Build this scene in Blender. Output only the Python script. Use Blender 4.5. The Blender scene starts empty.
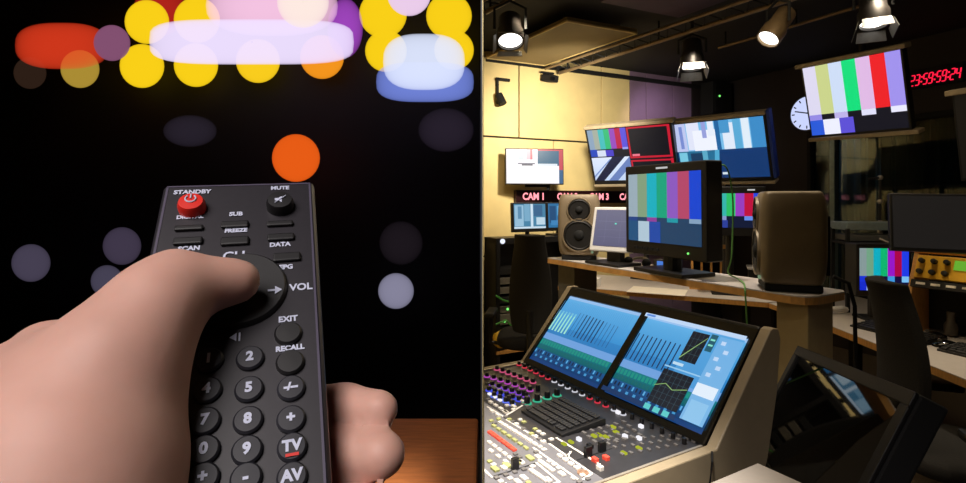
import bpy, bmesh, math, random
import numpy as np
from mathutils import Vector, Matrix, Euler

random.seed(7)
S = bpy.context.scene
COL = S.collection
R = math.radians

# ------------------------------------------------------------------ camera, world, exposure, lights
F, CX, HY, EYE = 530.0, 483.0, 200.0, 1.45        # focal length in pixels, centre column, horizon row, eye height
cam = bpy.data.cameras.new('camera')
cam.sensor_width = 36.0
cam.lens = F / 966.0 * 36.0
cam.shift_y = -(241.5 - HY) / 966.0
cam.clip_start = 0.01
cam.clip_end = 60
camo = bpy.data.objects.new('camera', cam)
camo.location = (0, 0, EYE)
camo.rotation_euler = (R(90), 0, 0)
COL.objects.link(camo)
S.camera = camo

wd = bpy.data.worlds.new('world')
S.world = wd
wd.use_nodes = True
wd.node_tree.nodes['Background'].inputs[0].default_value = (0.6, 0.65, 0.8, 1)
wd.node_tree.nodes['Background'].inputs[1].default_value = 0.012

S.view_settings.view_transform = 'Standard'
S.view_settings.look = 'None'
S.view_settings.gamma = 1.0
S.view_settings.exposure = 0.0
S.cycles.transparent_max_bounces = 32
S.cycles.max_bounces = 6
S.cycles.volume_bounces = 0
S.cycles.sample_clamp_indirect = 3.0


def light(name, kind, loc, aim, power, col, size=0.1, angle=60, blend=0.5):
    l = bpy.data.lights.new(name, kind)
    l.energy = power
    l.color = col
    if kind == 'AREA':
        l.shape = 'DISK'
        l.size = size
    else:
        l.shadow_soft_size = size
    if kind == 'SPOT':
        l.spot_size = R(angle)
        l.spot_blend = blend
    o = bpy.data.objects.new(name, l)
    o.location = loc
    d = Vector(aim) - Vector(loc)
    o.rotation_euler = d.to_track_quat('-Z', 'Y').to_euler()
    COL.objects.link(o)
    return o


WARM = (1.0, 0.80, 0.52)
# control room lights without fixtures; the fills are added
light('wall_wash_fill', 'SPOT', (0.75, 3.95, 2.35), (0.78, 5.45, 1.98), 150, (1.0, 0.91, 0.74), 0.08, 115, 1.0)  # added under the raft to brighten wall and raft
light('wall_low_fill', 'SPOT', (0.25, 3.2, 2.55), (0.30, 5.1, 0.9), 60, (1.0, 0.86, 0.62), 0.08, 75, 1.0)  # added to brighten the rack and the low wall
light('console_key_lamp', 'SPOT', (0.10, 0.55, 2.75), (0.07, 0.98, 0.9), 600, (1.0, 0.95, 0.88), 0.05, 32, 1.0)
light('shelf_lamp', 'SPOT', (0.50, 1.80, 2.75), (0.66, 2.2, 1.17), 95, (1.0, 0.88, 0.72), 0.05, 56, 0.8)
light('shelf_front_fill', 'SPOT', (0.30, 1.45, 2.78), (0.54, 2.35, 1.25), 75, (1.0, 0.9, 0.78), 0.05, 36, 0.8)  # added to lift the tablet frame and the far speaker
light('post_lamp', 'SPOT', (0.35, 0.75, 2.75), (0.95, 1.60, 0.50), 22, (1.0, 0.85, 0.62), 0.05, 18, 0.9)
light('desk_lamp_beam', 'SPOT', (2.3, 3.0, 2.75), (2.05, 2.75, 0.74), 75, (1.0, 0.84, 0.62), 0.05, 50, 0.8)
light('rear_desk_beam', 'SPOT', (1.5, 3.7, 2.7), (1.45, 4.2, 0.74), 70, (1.0, 0.86, 0.66), 0.05, 60, 0.8)
light('purple_wall_beam', 'SPOT', (1.95, 5.2, 2.6), (1.95, 6.02, 2.2), 14, (0.85, 0.66, 0.95), 0.05, 90, 0.9)
light('room_fill', 'AREA', (1.4, 2.2, 2.78), (1.4, 2.2, 0), 15, WARM, 1.6)  # unseen area light added as dim ambient fill
light('aisle_fill', 'SPOT', (1.45, 1.15, 2.75), (1.72, 1.75, 0), 28, WARM, 0.05, 36, 0.9)  # added to lift the dark carpet and chair base
light('partition_fill', 'SPOT', (1.2, 3.4, 2.7), (0.0, 4.2, 0.9), 60, WARM, 0.1, 70, 0.8)  # added so the partition's yellow face shows in the leaning monitor
# the lounge on the left: one soft light above the viewer's left shoulder
light('lounge_soft_lamp', 'SPOT', (-0.42, -0.48, 2.10), (-0.16, 0.17, 1.38), 72, (1.0, 0.92, 0.90), 0.42, 50, 0.8)
light('lounge_table_lamp', 'SPOT', (-0.35, 1.2, 2.3), (-0.25, 1.4, 0.7), 16, (1.0, 0.8, 0.6), 0.3, 45, 0.9)


# ------------------------------------------------------------------ helpers
def lin(c):
    o = []
    for v in c[:3]:
        v = v / 255.0
        o.append(v / 12.92 if v <= 0.04045 else ((v + 0.055) / 1.055) ** 2.4)
    return (o[0], o[1], o[2], 1.0)


MATS = {}


def mat(name, col, rough=0.5, metal=0.0, noise=0.12, scale=30.0, bump=0.0, emit=0.0, coat=0.0, sss=0.0, stretch=None):
    """principled surface, its colour varied by a noise texture"""
    if name in MATS:
        return MATS[name]
    m = bpy.data.materials.new(name)
    m.use_nodes = True
    nt = m.node_tree
    b = nt.nodes['Principled BSDF']
    c = lin(col)
    tc = nt.nodes.new('ShaderNodeTexCoord')
    n = nt.nodes.new('ShaderNodeTexNoise')
    n.inputs['Scale'].default_value = scale
    n.inputs['Detail'].default_value = 4
    if stretch:
        mp = nt.nodes.new('ShaderNodeMapping')
        mp.inputs['Scale'].default_value = stretch
        nt.links.new(tc.outputs['Object'], mp.inputs[0])
        nt.links.new(mp.outputs[0], n.inputs['Vector'])
    else:
        nt.links.new(tc.outputs['Object'], n.inputs['Vector'])
    r = nt.nodes.new('ShaderNodeValToRGB')
    r.color_ramp.elements[0].position = 0.3
    r.color_ramp.elements[1].position = 0.7
    r.color_ramp.elements[0].color = [v * (1 - noise) for v in c[:3]] + [1]
    r.color_ramp.elements[1].color = [min(1, v * (1 + noise)) for v in c[:3]] + [1]
    nt.links.new(n.outputs['Fac'], r.inputs[0])
    nt.links.new(r.outputs[0], b.inputs['Base Color'])
    b.inputs['Roughness'].default_value = rough
    b.inputs['Metallic'].default_value = metal
    if coat:
        b.inputs['Coat Weight'].default_value = coat
        b.inputs['Coat Roughness'].default_value = 0.03
    if sss:
        b.inputs['Subsurface Weight'].default_value = sss
        b.inputs['Subsurface Radius'].default_value = (0.012, 0.005, 0.003)
        b.inputs['Subsurface Scale'].default_value = 0.6
    if emit:
        nt.links.new(r.outputs[0], b.inputs['Emission Color'])
        b.inputs['Emission Strength'].default_value = emit
    if bump:
        bp = nt.nodes.new('ShaderNodeBump')
        bp.inputs['Strength'].default_value = bump
        bp.inputs['Distance'].default_value = 0.002
        nt.links.new(n.outputs['Fac'], bp.inputs['Height'])
        nt.links.new(bp.outputs[0], b.inputs['Normal'])
    MATS[name] = m
    return m


def glow(name, col, strength=1.0):
    if name in MATS:
        return MATS[name]
    m = bpy.data.materials.new(name)
    m.use_nodes = True
    nt = m.node_tree
    nt.nodes.clear()
    e = nt.nodes.new('ShaderNodeEmission')
    e.inputs[0].default_value = lin(col)
    e.inputs[1].default_value = strength
    o = nt.nodes.new('ShaderNodeOutputMaterial')
    nt.links.new(e.outputs[0], o.inputs[0])
    MATS[name] = m
    return m


def screen_mat():
    m = bpy.data.materials.new('screen_picture')
    m.use_nodes = True
    nt = m.node_tree
    b = nt.nodes['Principled BSDF']
    a = nt.nodes.new('ShaderNodeAttribute')
    a.attribute_name = 'Col'
    b.inputs['Base Color'].default_value = (0.01, 0.01, 0.012, 1)
    b.inputs['Roughness'].default_value = 0.35
    nt.links.new(a.outputs['Color'], b.inputs['Emission Color'])
    b.inputs['Emission Strength'].default_value = 1.0
    return m


def haze_mat(name, col, sigma, level=1.0):
    """a body shaped like out-of-focus light: emits and absorbs, so its edge is soft from every side"""
    m = bpy.data.materials.new(name)
    m.use_nodes = True
    nt = m.node_tree
    nt.nodes.clear()
    e = nt.nodes.new('ShaderNodeEmission')
    e.inputs[0].default_value = lin(col)
    e.inputs[1].default_value = sigma * level
    a = nt.nodes.new('ShaderNodeVolumeAbsorption')
    a.inputs['Color'].default_value = (0, 0, 0, 1)
    a.inputs['Density'].default_value = sigma
    ad = nt.nodes.new('ShaderNodeAddShader')
    o = nt.nodes.new('ShaderNodeOutputMaterial')
    nt.links.new(e.outputs[0], ad.inputs[0])
    nt.links.new(a.outputs[0], ad.inputs[1])
    nt.links.new(ad.outputs[0], o.inputs['Volume'])
    return m


def pane_mat(name, tint, refl=1.0):
    m = bpy.data.materials.new(name)
    m.use_nodes = True
    nt = m.node_tree
    nt.nodes.clear()
    t = nt.nodes.new('ShaderNodeBsdfTransparent')
    t.inputs[0].default_value = lin(tint)
    g = nt.nodes.new('ShaderNodeBsdfGlossy')
    g.inputs['Roughness'].default_value = 0.03
    f = nt.nodes.new('ShaderNodeFresnel')
    f.inputs[0].default_value = 1.5
    mx = nt.nodes.new('ShaderNodeMixShader')
    o = nt.nodes.new('ShaderNodeOutputMaterial')
    nt.links.new(f.outputs[0], mx.inputs[0])
    nt.links.new(t.outputs[0], mx.inputs[1])
    nt.links.new(g.outputs[0], mx.inputs[2])
    nt.links.new(mx.outputs[0], o.inputs[0])
    return m


class MB:
    """collects shapes into one mesh"""

    def __init__(self):
        self.v = []
        self.f = []

    def add(self, vs, fs, M=None):
        n = len(self.v)
        for p in vs:
            p = Vector(p)
            self.v.append(M @ p if M else p)
        self.f += [[i + n for i in f] for f in fs]
        return self

    def box(self, c, s, M=None, rot=None):
        x, y, z = s[0] / 2, s[1] / 2, s[2] / 2
        vs = [Vector(p) for p in ((-x, -y, -z), (x, -y, -z), (x, y, -z), (-x, y, -z), (-x, -y, z), (x, -y, z), (x, y, z), (-x, y, z))]
        if rot:
            E_ = Euler(rot).to_matrix()
            vs = [E_ @ p for p in vs]
        vs = [p + Vector(c) for p in vs]
        return self.add(vs, [(3, 2, 1, 0), (4, 5, 6, 7), (0, 1, 5, 4), (1, 2, 6, 5), (2, 3, 7, 6), (3, 0, 4, 7)], M)

    def span(self, a, b, M=None):
        return self.box([(a[i] + b[i]) / 2 for i in range(3)], [abs(b[i] - a[i]) for i in range(3)], M)

    def prism(self, poly, z0, z1, M=None):
        n = len(poly)
        vs = [(p[0], p[1], z0) for p in poly] + [(p[0], p[1], z1) for p in poly]
        fs = [list(range(n))[::-1], list(range(n, 2 * n))] + [(i, (i + 1) % n, n + (i + 1) % n, n + i) for i in range(n)]
        return self.add(vs, fs, M)

    def cyl(self, p0, p1, r0, r1=None, seg=16, M=None):
        r1 = r0 if r1 is None else r1
        p0, p1 = Vector(p0), Vector(p1)
        d = (p1 - p0).normalized()
        a = d.orthogonal().normalized()
        b = d.cross(a)
        vs, n = [], seg
        for p, r in ((p0, r0), (p1, r1)):
            for i in range(n):
                t = 2 * math.pi * i / n
                vs.append(p + (a * math.cos(t) + b * math.sin(t)) * r)
        fs = [list(range(n))[::-1], list(range(n, 2 * n))] + [(i, (i + 1) % n, n + (i + 1) % n, n + i) for i in range(n)]
        return self.add(vs, fs, M)

    def lathe(self, prof, p0, d, seg=24, M=None):
        """prof: (radius, height) along direction d from p0, closed at both ends"""
        p0, d = Vector(p0), Vector(d).normalized()
        a = d.orthogonal().normalized()
        b = d.cross(a)
        vs, fs = [], []
        for (r, h) in prof:
            for i in range(seg):
                t = 2 * math.pi * i / seg
                vs.append(p0 + d * h + (a * math.cos(t) + b * math.sin(t)) * max(r, 1e-5))
        for k in range(len(prof) - 1):
            for i in range(seg):
                j = (i + 1) % seg
                fs.append((k * seg + i, k * seg + j, (k + 1) * seg + j, (k + 1) * seg + i))
        fs.append(list(range(seg))[::-1])
        fs.append([(len(prof) - 1) * seg + i for i in range(seg)])
        return self.add(vs, fs, M)

    def tube(self, pts, r, seg=8, M=None):
        pts = [Vector(p) for p in pts]
        n = len(pts)
        vs, fs = [], []
        up = Vector((0.13, 0.21, 1)).normalized()
        for i, p in enumerate(pts):
            d = (pts[min(i + 1, n - 1)] - pts[max(i - 1, 0)]).normalized()
            a = d.cross(up)
            a = a.normalized() if a.length > 1e-4 else d.orthogonal().normalized()
            b = d.cross(a)
            for k in range(seg):
                t = 2 * math.pi * k / seg
                vs.append(p + (a * math.cos(t) + b * math.sin(t)) * r)
        for i in range(n - 1):
            for k in range(seg):
                j = (k + 1) % seg
                fs.append((i * seg + k, i * seg + j, (i + 1) * seg + j, (i + 1) * seg + k))
        fs.append(list(range(seg))[::-1])
        fs.append([(n - 1) * seg + k for k in range(seg)])
        return self.add(vs, fs, M)

    def ball(self, c, r, e=1.0, seg=32, rings=16):
        """ellipsoid; e < 1 squares it off"""
        sp = lambda v: math.copysign(abs(v) ** e, v)
        c = Vector(c)
        r = (r, r, r) if not hasattr(r, '__len__') else r
        vs = [c + Vector((0, 0, -r[2]))]
        for i in range(1, rings):
            p = -math.pi / 2 + math.pi * i / rings
            for k in range(seg):
                t = 2 * math.pi * k / seg
                vs.append(c + Vector((r[0] * sp(math.cos(p)) * sp(math.cos(t)), r[1] * sp(math.cos(p)) * sp(math.sin(t)), r[2] * sp(math.sin(p)))))
        vs.append(c + Vector((0, 0, r[2])))
        fs = []
        for k in range(seg):
            fs.append((0, 1 + (k + 1) % seg, 1 + k))
        for i in range(rings - 2):
            for k in range(seg):
                j = (k + 1) % seg
                fs.append((1 + i * seg + k, 1 + i * seg + j, 1 + (i + 1) * seg + j, 1 + (i + 1) * seg + k))
        for k in range(seg):
            fs.append((1 + (rings - 2) * seg + k, 1 + (rings - 2) * seg + (k + 1) % seg, len(vs) - 1))
        return self.add(vs, fs)

    def build(self, name, m, parent=None, bevel=0.0, smooth=False, clip=None, seg=2):
        me = bpy.data.meshes.new(name)
        bm = bmesh.new()
        vv = [bm.verts.new(p) for p in self.v]
        for f in self.f:
            try:
                bm.faces.new([vv[i] for i in f])
            except ValueError:
                pass
        if clip is not None:                 # things that run into the partition end at its face
            inv = clip.inverted()
            co = inv @ Vector((0.003, 0, 0))
            no = inv.to_3x3() @ Vector((1, 0, 0))
            g = bm.verts[:] + bm.edges[:] + bm.faces[:]
            res = bmesh.ops.bisect_plane(bm, geom=g, plane_co=co, plane_no=no, clear_inner=True)
            ed = [e for e in res['geom_cut'] if isinstance(e, bmesh.types.BMEdge)]
            if ed:
                bmesh.ops.contextual_create(bm, geom=ed)
        bmesh.ops.recalc_face_normals(bm, faces=bm.faces[:])
        bm.to_mesh(me)
        bm.free()
        return finish(name, me, m, parent, bevel, smooth, seg)


def finish(name, me, m, parent=None, bevel=0.0, smooth=False, seg=2):
    me.materials.append(m)
    o = bpy.data.objects.new(name, me)
    COL.objects.link(o)
    if parent:
        o.parent = parent
    if smooth:
        for p in me.polygons:
            p.use_smooth = True
        try:
            me.set_sharp_from_angle(angle=R(40))
        except Exception:
            pass
    if bevel:
        b = o.modifiers.new('bevel', 'BEVEL')
        b.width = bevel
        b.segments = seg
        b.limit_method = 'ANGLE'
        b.angle_limit = R(40)
    return o


def tag(o, label, cat, group=None):
    o['label'] = label
    o['category'] = cat
    if group:
        o['group'] = group
    return o


def thing(name, label, cat, loc=(0, 0, 0), rot=(0, 0, 0), group=None):
    o = bpy.data.objects.new(name, None)
    COL.objects.link(o)
    o.location = loc
    o.rotation_euler = rot
    o.empty_display_size = 0.05
    return tag(o, label, cat, group)


def wmat(o):
    return Matrix.LocRotScale(o.location, o.rotation_euler, None)


def struct(o):
    o['kind'] = 'structure'
    return o


def words(name, s, size, m, parent, loc, rot=(0, 0, 0), extrude=0.0002, align='CENTER', bold=0.0, sx=1.0):
    c = bpy.data.curves.new(name, 'FONT')
    c.body = s
    c.size = size
    c.align_x = align
    c.align_y = 'CENTER'
    c.extrude = extrude
    c.offset = bold
    c.resolution_u = 3
    t = bpy.data.objects.new(name + '_tmp', c)
    COL.objects.link(t)
    dg = bpy.context.evaluated_depsgraph_get()
    me = bpy.data.meshes.new_from_object(t.evaluated_get(dg))
    bpy.data.objects.remove(t)
    bpy.data.curves.remove(c)
    Mx = Matrix.LocRotScale(Vector(loc), Euler(rot), Vector((sx, 1, 1)))
    me.transform(Mx)
    me.name = name
    return finish(name, me, m, parent)


SCREEN = screen_mat()


def picture(name, parent, w, h, rects, y=0.0, z0=0.0, gain=1.0, x0=0.0):
    """a lit picture on the plane y, x centred, built of coloured fields: (u0,v0,u1,v1,colour[,top colour]) or ([(u,v)...],colour)"""
    vs, fs, cs = [], [], []
    for i, q in enumerate(rects):
        dy = y - 0.00012 * i
        if isinstance(q[0], (list, tuple)):
            pts, c0, c1 = q[0], q[1], q[1]
        else:
            u0, v0, u1, v1 = q[:4]
            pts, c0, c1 = [(u0, v0), (u1, v0), (u1, v1), (u0, v1)], q[4], q[5] if len(q) > 5 else q[4]
        n = len(vs)
        for (u, v) in pts:
            vs.append((x0 + (u - 0.5) * w, dy, z0 + v * h))
        fs.append(list(range(n, n + len(pts))))
        vm = sum(p[1] for p in pts) / len(pts)
        for (u, v) in pts:
            c = lin(c1 if v > vm else c0)
            cs.append([k * gain for k in c[:3]] + [1])
    me = bpy.data.meshes.new(name)
    me.from_pydata(vs, [], fs)
    a = me.color_attributes.new('Col', 'FLOAT_COLOR', 'CORNER')
    for p in me.polygons:
        for li in p.loop_indices:
            a.data[li].color = cs[me.loops[li].vertex_index]
    return finish(name, me, SCREEN, parent)


def bars(cols, mids=None, bots=None, split=0.36, mid=0.27, base=(8, 14, 34)):
    q = [(0, 0, 1, 1, base)]
    n = len(cols)
    for i, c in enumerate(cols):
        q.append((i / n, split, (i + 1) / n, 1, c))
    if mids:
        for i, c in enumerate(mids):
            if c:
                q.append((i / n, mid, (i + 1) / n, split, c))
    if bots:
        for (u0, u1, c) in bots:
            q.append((u0, 0, u1, mid, c))
    return q


# ------------------------------------------------------------------ materials
BLACK = mat('black_plastic', (24, 23, 24), 0.42)
MATTE = mat('matte_black', (13, 13, 14), 0.8)
SOOT = mat('black_paint', (9, 9, 10), 0.6)
GLOSS = mat('gloss_black', (10, 10, 11), 0.12)
YELLOW = mat('yellow_wall_panel', (232, 208, 146), 0.55, noise=0.05, scale=6)
SEAM = mat('dark_seam', (40, 34, 24), 0.8)
PURPLE = mat('purple_wall_panel', (132, 108, 130), 0.6, noise=0.06, scale=6)
DARKWALL = mat('dark_wall_board', (38, 30, 30), 0.7, scale=5)
CEIL = mat('dark_ceiling', (26, 24, 24), 0.85, scale=4)
RAFT = mat('beige_ceiling_raft', (128, 110, 74), 0.7, noise=0.05, scale=8)
RAFTEDGE = mat('raft_edge', (205, 180, 120), 0.5)
PIPE = mat('bronze_pipe', (128, 108, 82), 0.45, 0.3)
CARPET = mat('grey_brown_carpet', (104, 92, 78), 0.95, noise=0.25, scale=160, bump=0.6)
WOODEDGE = mat('oak_edge', (204, 150, 82), 0.45, noise=0.16, scale=25, stretch=(1, 6, 1))
DESKTOP = mat('pale_laminate', (196, 188, 182), 0.45, noise=0.04)
CONSOLE_BODY = mat('taupe_console_body', (150, 134, 108), 0.5, noise=0.05)
CONSOLE_PLATE = mat('grey_console_plate', (112, 110, 114), 0.35, 0.25, noise=0.06)
CONSOLE_DARK = mat('dark_console_plate', (52, 50, 52), 0.4, 0.2)
BEIGE = mat('beige_rail', (158, 142, 116), 0.5)
SILVER = mat('brushed_silver', (170, 160, 145), 0.35, 0.5)
SPK = mat('taupe_speaker_paint', (142, 126, 102), 0.42, 0.15, noise=0.05)
CONE = mat('speaker_cone', (22, 20, 19), 0.55)
WHITE = mat('white_plastic', (232, 230, 228), 0.4, noise=0.03)
FABRIC = mat('black_chair_fabric', (28, 26, 25), 0.9, noise=0.3, scale=200, bump=0.5)
POST = mat('beige_post', (176, 154, 108), 0.5, noise=0.05)
PAPER = mat('paper', (240, 232, 215), 0.8, noise=0.02)

# ------------------------------------------------------------------ the setting
XL, XR, YB, YF, ZC = -4.2, 4.9, -1.6, 8.2, 2.86
struct(MB().span((XL, YB, -0.05), (XR, YF, 0)).build('floor', CARPET))
struct(MB().span((XL, YB, ZC), (XR, YF, ZC + 0.05)).build('ceiling', CEIL))
struct(MB().span((XL, YB - 0.06, 0), (XR, YB, ZC)).build('wall_back', DARKWALL))
struct(MB().span((XL - 0.06, YB, 0), (XL, 3.2, ZC)).build('wall_left', DARKWALL))
NIGHT = mat('dark_lounge_wall', (9, 7, 9), 0.8, scale=3)
struct(MB().span((XL, 3.2, 0), (-0.02, 3.26, ZC)).build('wall_lounge', NIGHT))

# partition added between the two views to part their light, thin at its free end
struct(MB().prism([(-0.0004, 0.86), (-0.0004, 4.99), (-0.020, 4.98), (-0.0035, 0.86)], 0, ZC).build('wall_added_divider', NIGHT))

pc_ = MB()
for (y0, y1) in ((0.862, 1.9), (1.905, 3.0), (3.005, 4.1), (4.105, 4.98)):
    pc_.span((-0.0004, y0, 0.0), (0.0, y1, 2.06)).span((-0.0004, y0, 2.07), (0.0, y1, ZC))
struct(pc_.build('wall_added_yellow', YELLOW))  # unseen yellow face added for the leaning monitor to reflect
# yellow and purple panelled wall, running along B from (0, 5.0)
B = Vector((0.897, 0.4425, 0))
N1 = Vector((0.4425, -0.897, 0))
ang1 = math.atan2(B.y, B.x)
M1 = Matrix.Translation((0.0, 5.0, 0)) @ Matrix.Rotation(ang1, 4, 'Z')      # local x along the wall, -y into the room
wb = MB()
wb.span((0.02, 0.02, 0), (3.25, 0.08, ZC), M1)
struct(wb.build('wall_far', SEAM))
tY = 1.79
yp = MB()
for (x0, x1) in ((0.006, 0.385), (0.40, 1.395), (1.41, tY - 0.005)):
    yp.span((x0, 0.0, 2.062), (x1, 0.02, ZC), M1)
for (x0, x1) in ((0.006, 0.79), (0.80, tY - 0.005)):
    yp.span((x0, 0.0, 0.925), (x1, 0.02, 2.045), M1)
    yp.span((x0, 0.0, 0.06), (x1, 0.02, 0.91), M1)
struct(yp.build('wall_far_yellow', YELLOW, bevel=0.002))
pp = MB()
for (x0, x1) in ((tY + 0.005, 2.02), (2.03, 2.42), (2.43, 2.72)):
    pp.span((x0, 0.0, 0.06), (x1, 0.02, ZC), M1)
struct(pp.build('wall_far_purple', PURPLE, bevel=0.002))
dp = MB()
dp.span((2.73, 0.0, 0.06), (3.23, 0.02, ZC), M1)
struct(dp.build('wall_far_shade', DARKWALL, bevel=0.002))  # same panelling, falloff of light put into a dark colour
struct(MB().span((0.006, -0.012, 0), (3.23, 0.0, 0.06), M1).build('baseboard_far', MATTE))
struct(MB().span((0.03, -0.03, 2.76), (3.23, 0.0, 2.80), M1).build('trim_1', MATTE))

# studio-window wall, running from the far corner toward the near right
A2 = Vector((0.442, -0.897, 0))
M2 = Matrix.Translation((2.9, 6.43, 0)) @ Matrix.Rotation(math.atan2(A2.y, A2.x), 4, 'Z')   # -y into the room
w2 = MB()
w2.span((0, 0, 0), (1.05, 0.1, ZC), M2)
w2.span((1.05, 0, 0), (2.42, 0.1, 0.5), M2)
w2.span((1.05, 0, 2.2), (2.42, 0.1, ZC), M2)
w2.span((2.42, 0, 0), (3.9, 0.1, ZC), M2)
struct(w2.build('wall_right', DARKWALL))
struct(MB().span((4.58, YB, 0), (4.64, 2.97, ZC)).build('wall_near_right', DARKWALL))
wf = thing('window_1', 'tall dark studio window with a curtain behind its glass', 'window', M2 @ Vector((1.735, 0, 0.5)), (0, 0, math.atan2(A2.y, A2.x)))
wf['kind'] = 'structure'
fr = MB()
fr.span((-0.685, -0.02, 0), (0.685, 0.08, 0.05)).span((-0.685, -0.02, 1.65), (0.685, 0.08, 1.7))
fr.span((-0.685, -0.02, 0.05), (-0.645, 0.08, 1.65)).span((0.645, -0.02, 0.05), (0.685, 0.08, 1.65))
fr.build('window_frame', MATTE, wf, bevel=0.004)
MB().span((-0.645, 0.03, 0.05), (0.645, 0.036, 1.65)).build('pane', pane_mat('window_glass', (200, 215, 215)), wf)
MB().span((-0.455, -0.025, 0.05), (-0.405, 0.06, 1.65)).build('mullion', mat('pale_mullion', (130, 150, 156), 0.4, 0.3), wf, bevel=0.004)
cv = MB()
pts = []
n = 160
for i in range(n + 1):
    x = -0.9 + 1.9 * i / n
    pts.append((x, 0.35 + 0.035 * math.sin(x * 43) + 0.018 * math.sin(x * 97 + 1)))
vs = [(p[0], p[1], -0.45) for p in pts] + [(p[0], p[1], 2.2) for p in pts] + [(p[0], p[1] + 0.006, -0.45) for p in pts] + [(p[0], p[1] + 0.006, 2.2) for p in pts]
m_ = n + 1
fs = []
for i in range(n):
    fs += [(i, i + 1, m_ + i + 1, m_ + i), (2 * m_ + i + 1, 2 * m_ + i, 3 * m_ + i, 3 * m_ + i + 1), (m_ + i, m_ + i + 1, 3 * m_ + i + 1, 3 * m_ + i), (i + 1, i, 2 * m_ + i, 2 * m_ + i + 1)]
cv.add(vs, fs)
cu = cv.build('studio_curtain', mat('teal_curtain', (34, 54, 62), 0.8, scale=20), None, smooth=True)
cu.location = wf.location
cu.rotation_euler = wf.rotation_euler
tag(cu, 'dark teal pleated curtain hanging behind the studio window', 'curtain')
struct(MB().span((0, 0.75, 0), (3.4, 0.8, ZC), M2).build('wall_studio', DARKWALL))
light('studio_curtain_fill', 'SPOT', M2 @ Vector((1.25, 0.2, 2.5)), M2 @ Vector((1.35, 0.36, 1.2)), 30, (0.6, 0.8, 1.0), 0.03, 45, 0.8)  # unseen blue light added to lift the curtain

# hung beige ceiling raft
rf = thing('ceiling_raft', 'beige acoustic ceiling panel hung over the yellow wall', 'ceiling panel')
T_, R_, B_, L_ = (0.613, 3.87), (1.206, 4.15), (0.60, 5.14), (0.03, 4.87)
MB().prism([T_, R_, B_, L_], 2.755, 2.79).build('panel', RAFT, rf)
e = MB()
for a, b in ((T_, R_), (R_, B_), (B_, L_), (L_, T_)):
    e.tube([(a[0], a[1], 2.757), (b[0], b[1], 2.757)], 0.009, 6)
e.build('edge_trim', RAFTEDGE, rf)
for p in (T_, R_, B_, L_):
    c = Vector(((T_[0] + B_[0]) / 2, (T_[1] + B_[1]) / 2))
    q = Vector(p).lerp(c, 0.2)
    MB().cyl((q.x, q.y, 2.79), (q.x, q.y, ZC), 0.004, seg=6).build('hanger', MATTE, rf)


rf = thing('ceiling_duct', 'dark purple flat duct panel at the ceiling beyond the beige panel', 'duct')
MB().prism([(0.80, 3.62), (1.45, 3.93), (2.15, 2.75), (1.50, 2.44)], 2.80, ZC).build('panel', mat('purple_ceiling_board', (70, 54, 76), 0.7, scale=5), rf, bevel=0.004)

# ------------------------------------------------------------------ lighting rails and stage lamps
def rail(name, label, a, b, pipes, hang):
    o = thing(name, label, 'lighting rail', (a[0], a[1], a[2]), group='lighting rails under the ceiling')
    d = Vector(b) - Vector(a)
    side = Vector((d.y, -d.x, 0)).normalized()
    for (ds, dz, r) in pipes:
        MB().cyl(side * ds + Vector((0, 0, dz)), d + side * ds + Vector((0, 0, dz)), r, seg=12).build('pipe', PIPE, o, smooth=True)
    w = MB()
    n = int(d.length / 0.16)
    if len(pipes) > 1:
        for i in range(n):
            t = d * (i / n)
            t2 = d * ((i + 0.5) / n)
            p0, p1 = pipes[0], pipes[1]
            w.cyl(t + side * p0[0] + Vector((0, 0, p0[1])), t2 + side * p1[0] + Vector((0, 0, p1[1])), 0.005, seg=6)
            w.cyl(t2 + side * p1[0] + Vector((0, 0, p1[1])), d * ((i + 1) / n) + side * p0[0] + Vector((0, 0, p0[1])), 0.005, seg=6)
        w.build('lattice', MATTE, o)
    for t in (0.05, 0.5, 0.95):
        MB().cyl(d * t, d * t + Vector((0, 0, ZC - a[2])), 0.008, seg=6).build('hanger', MATTE, o)
    return o


rail('lighting_rail', 'long bronze lattice lighting rail crossing under the ceiling above the twin wall screens', (0.75, 5.22, 2.70), (2.02, 3.13, 2.70),
     [(0.0, 0.0, 0.017), (0.10, 0.05, 0.014), (0.17, 0.02, 0.012)], 0)
rail('lighting_rail', 'short end of a bronze lighting rail at the ceiling over the yellow wall corner', (0.02, 3.64, 2.74), (0.62, 2.75, 2.74),
     [(0.0, 0.0, 0.016), (0.09, 0.03, 0.013)], 0)
rail('lighting_rail', 'thin dark rail at the ceiling behind the colour bar screen', (2.0, 4.5, 2.74), (2.62, 3.32, 2.74), [(0.0, 0.0, 0.012)], 0)

LENS = glow('lamp_lens', (255, 250, 240), 3.0)
DOORM = mat('barn_door_metal', (120, 118, 116), 0.4, 0.3)
LAMPH = mat('lamp_housing', (40, 36, 34), 0.4, 0.4)


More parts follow.
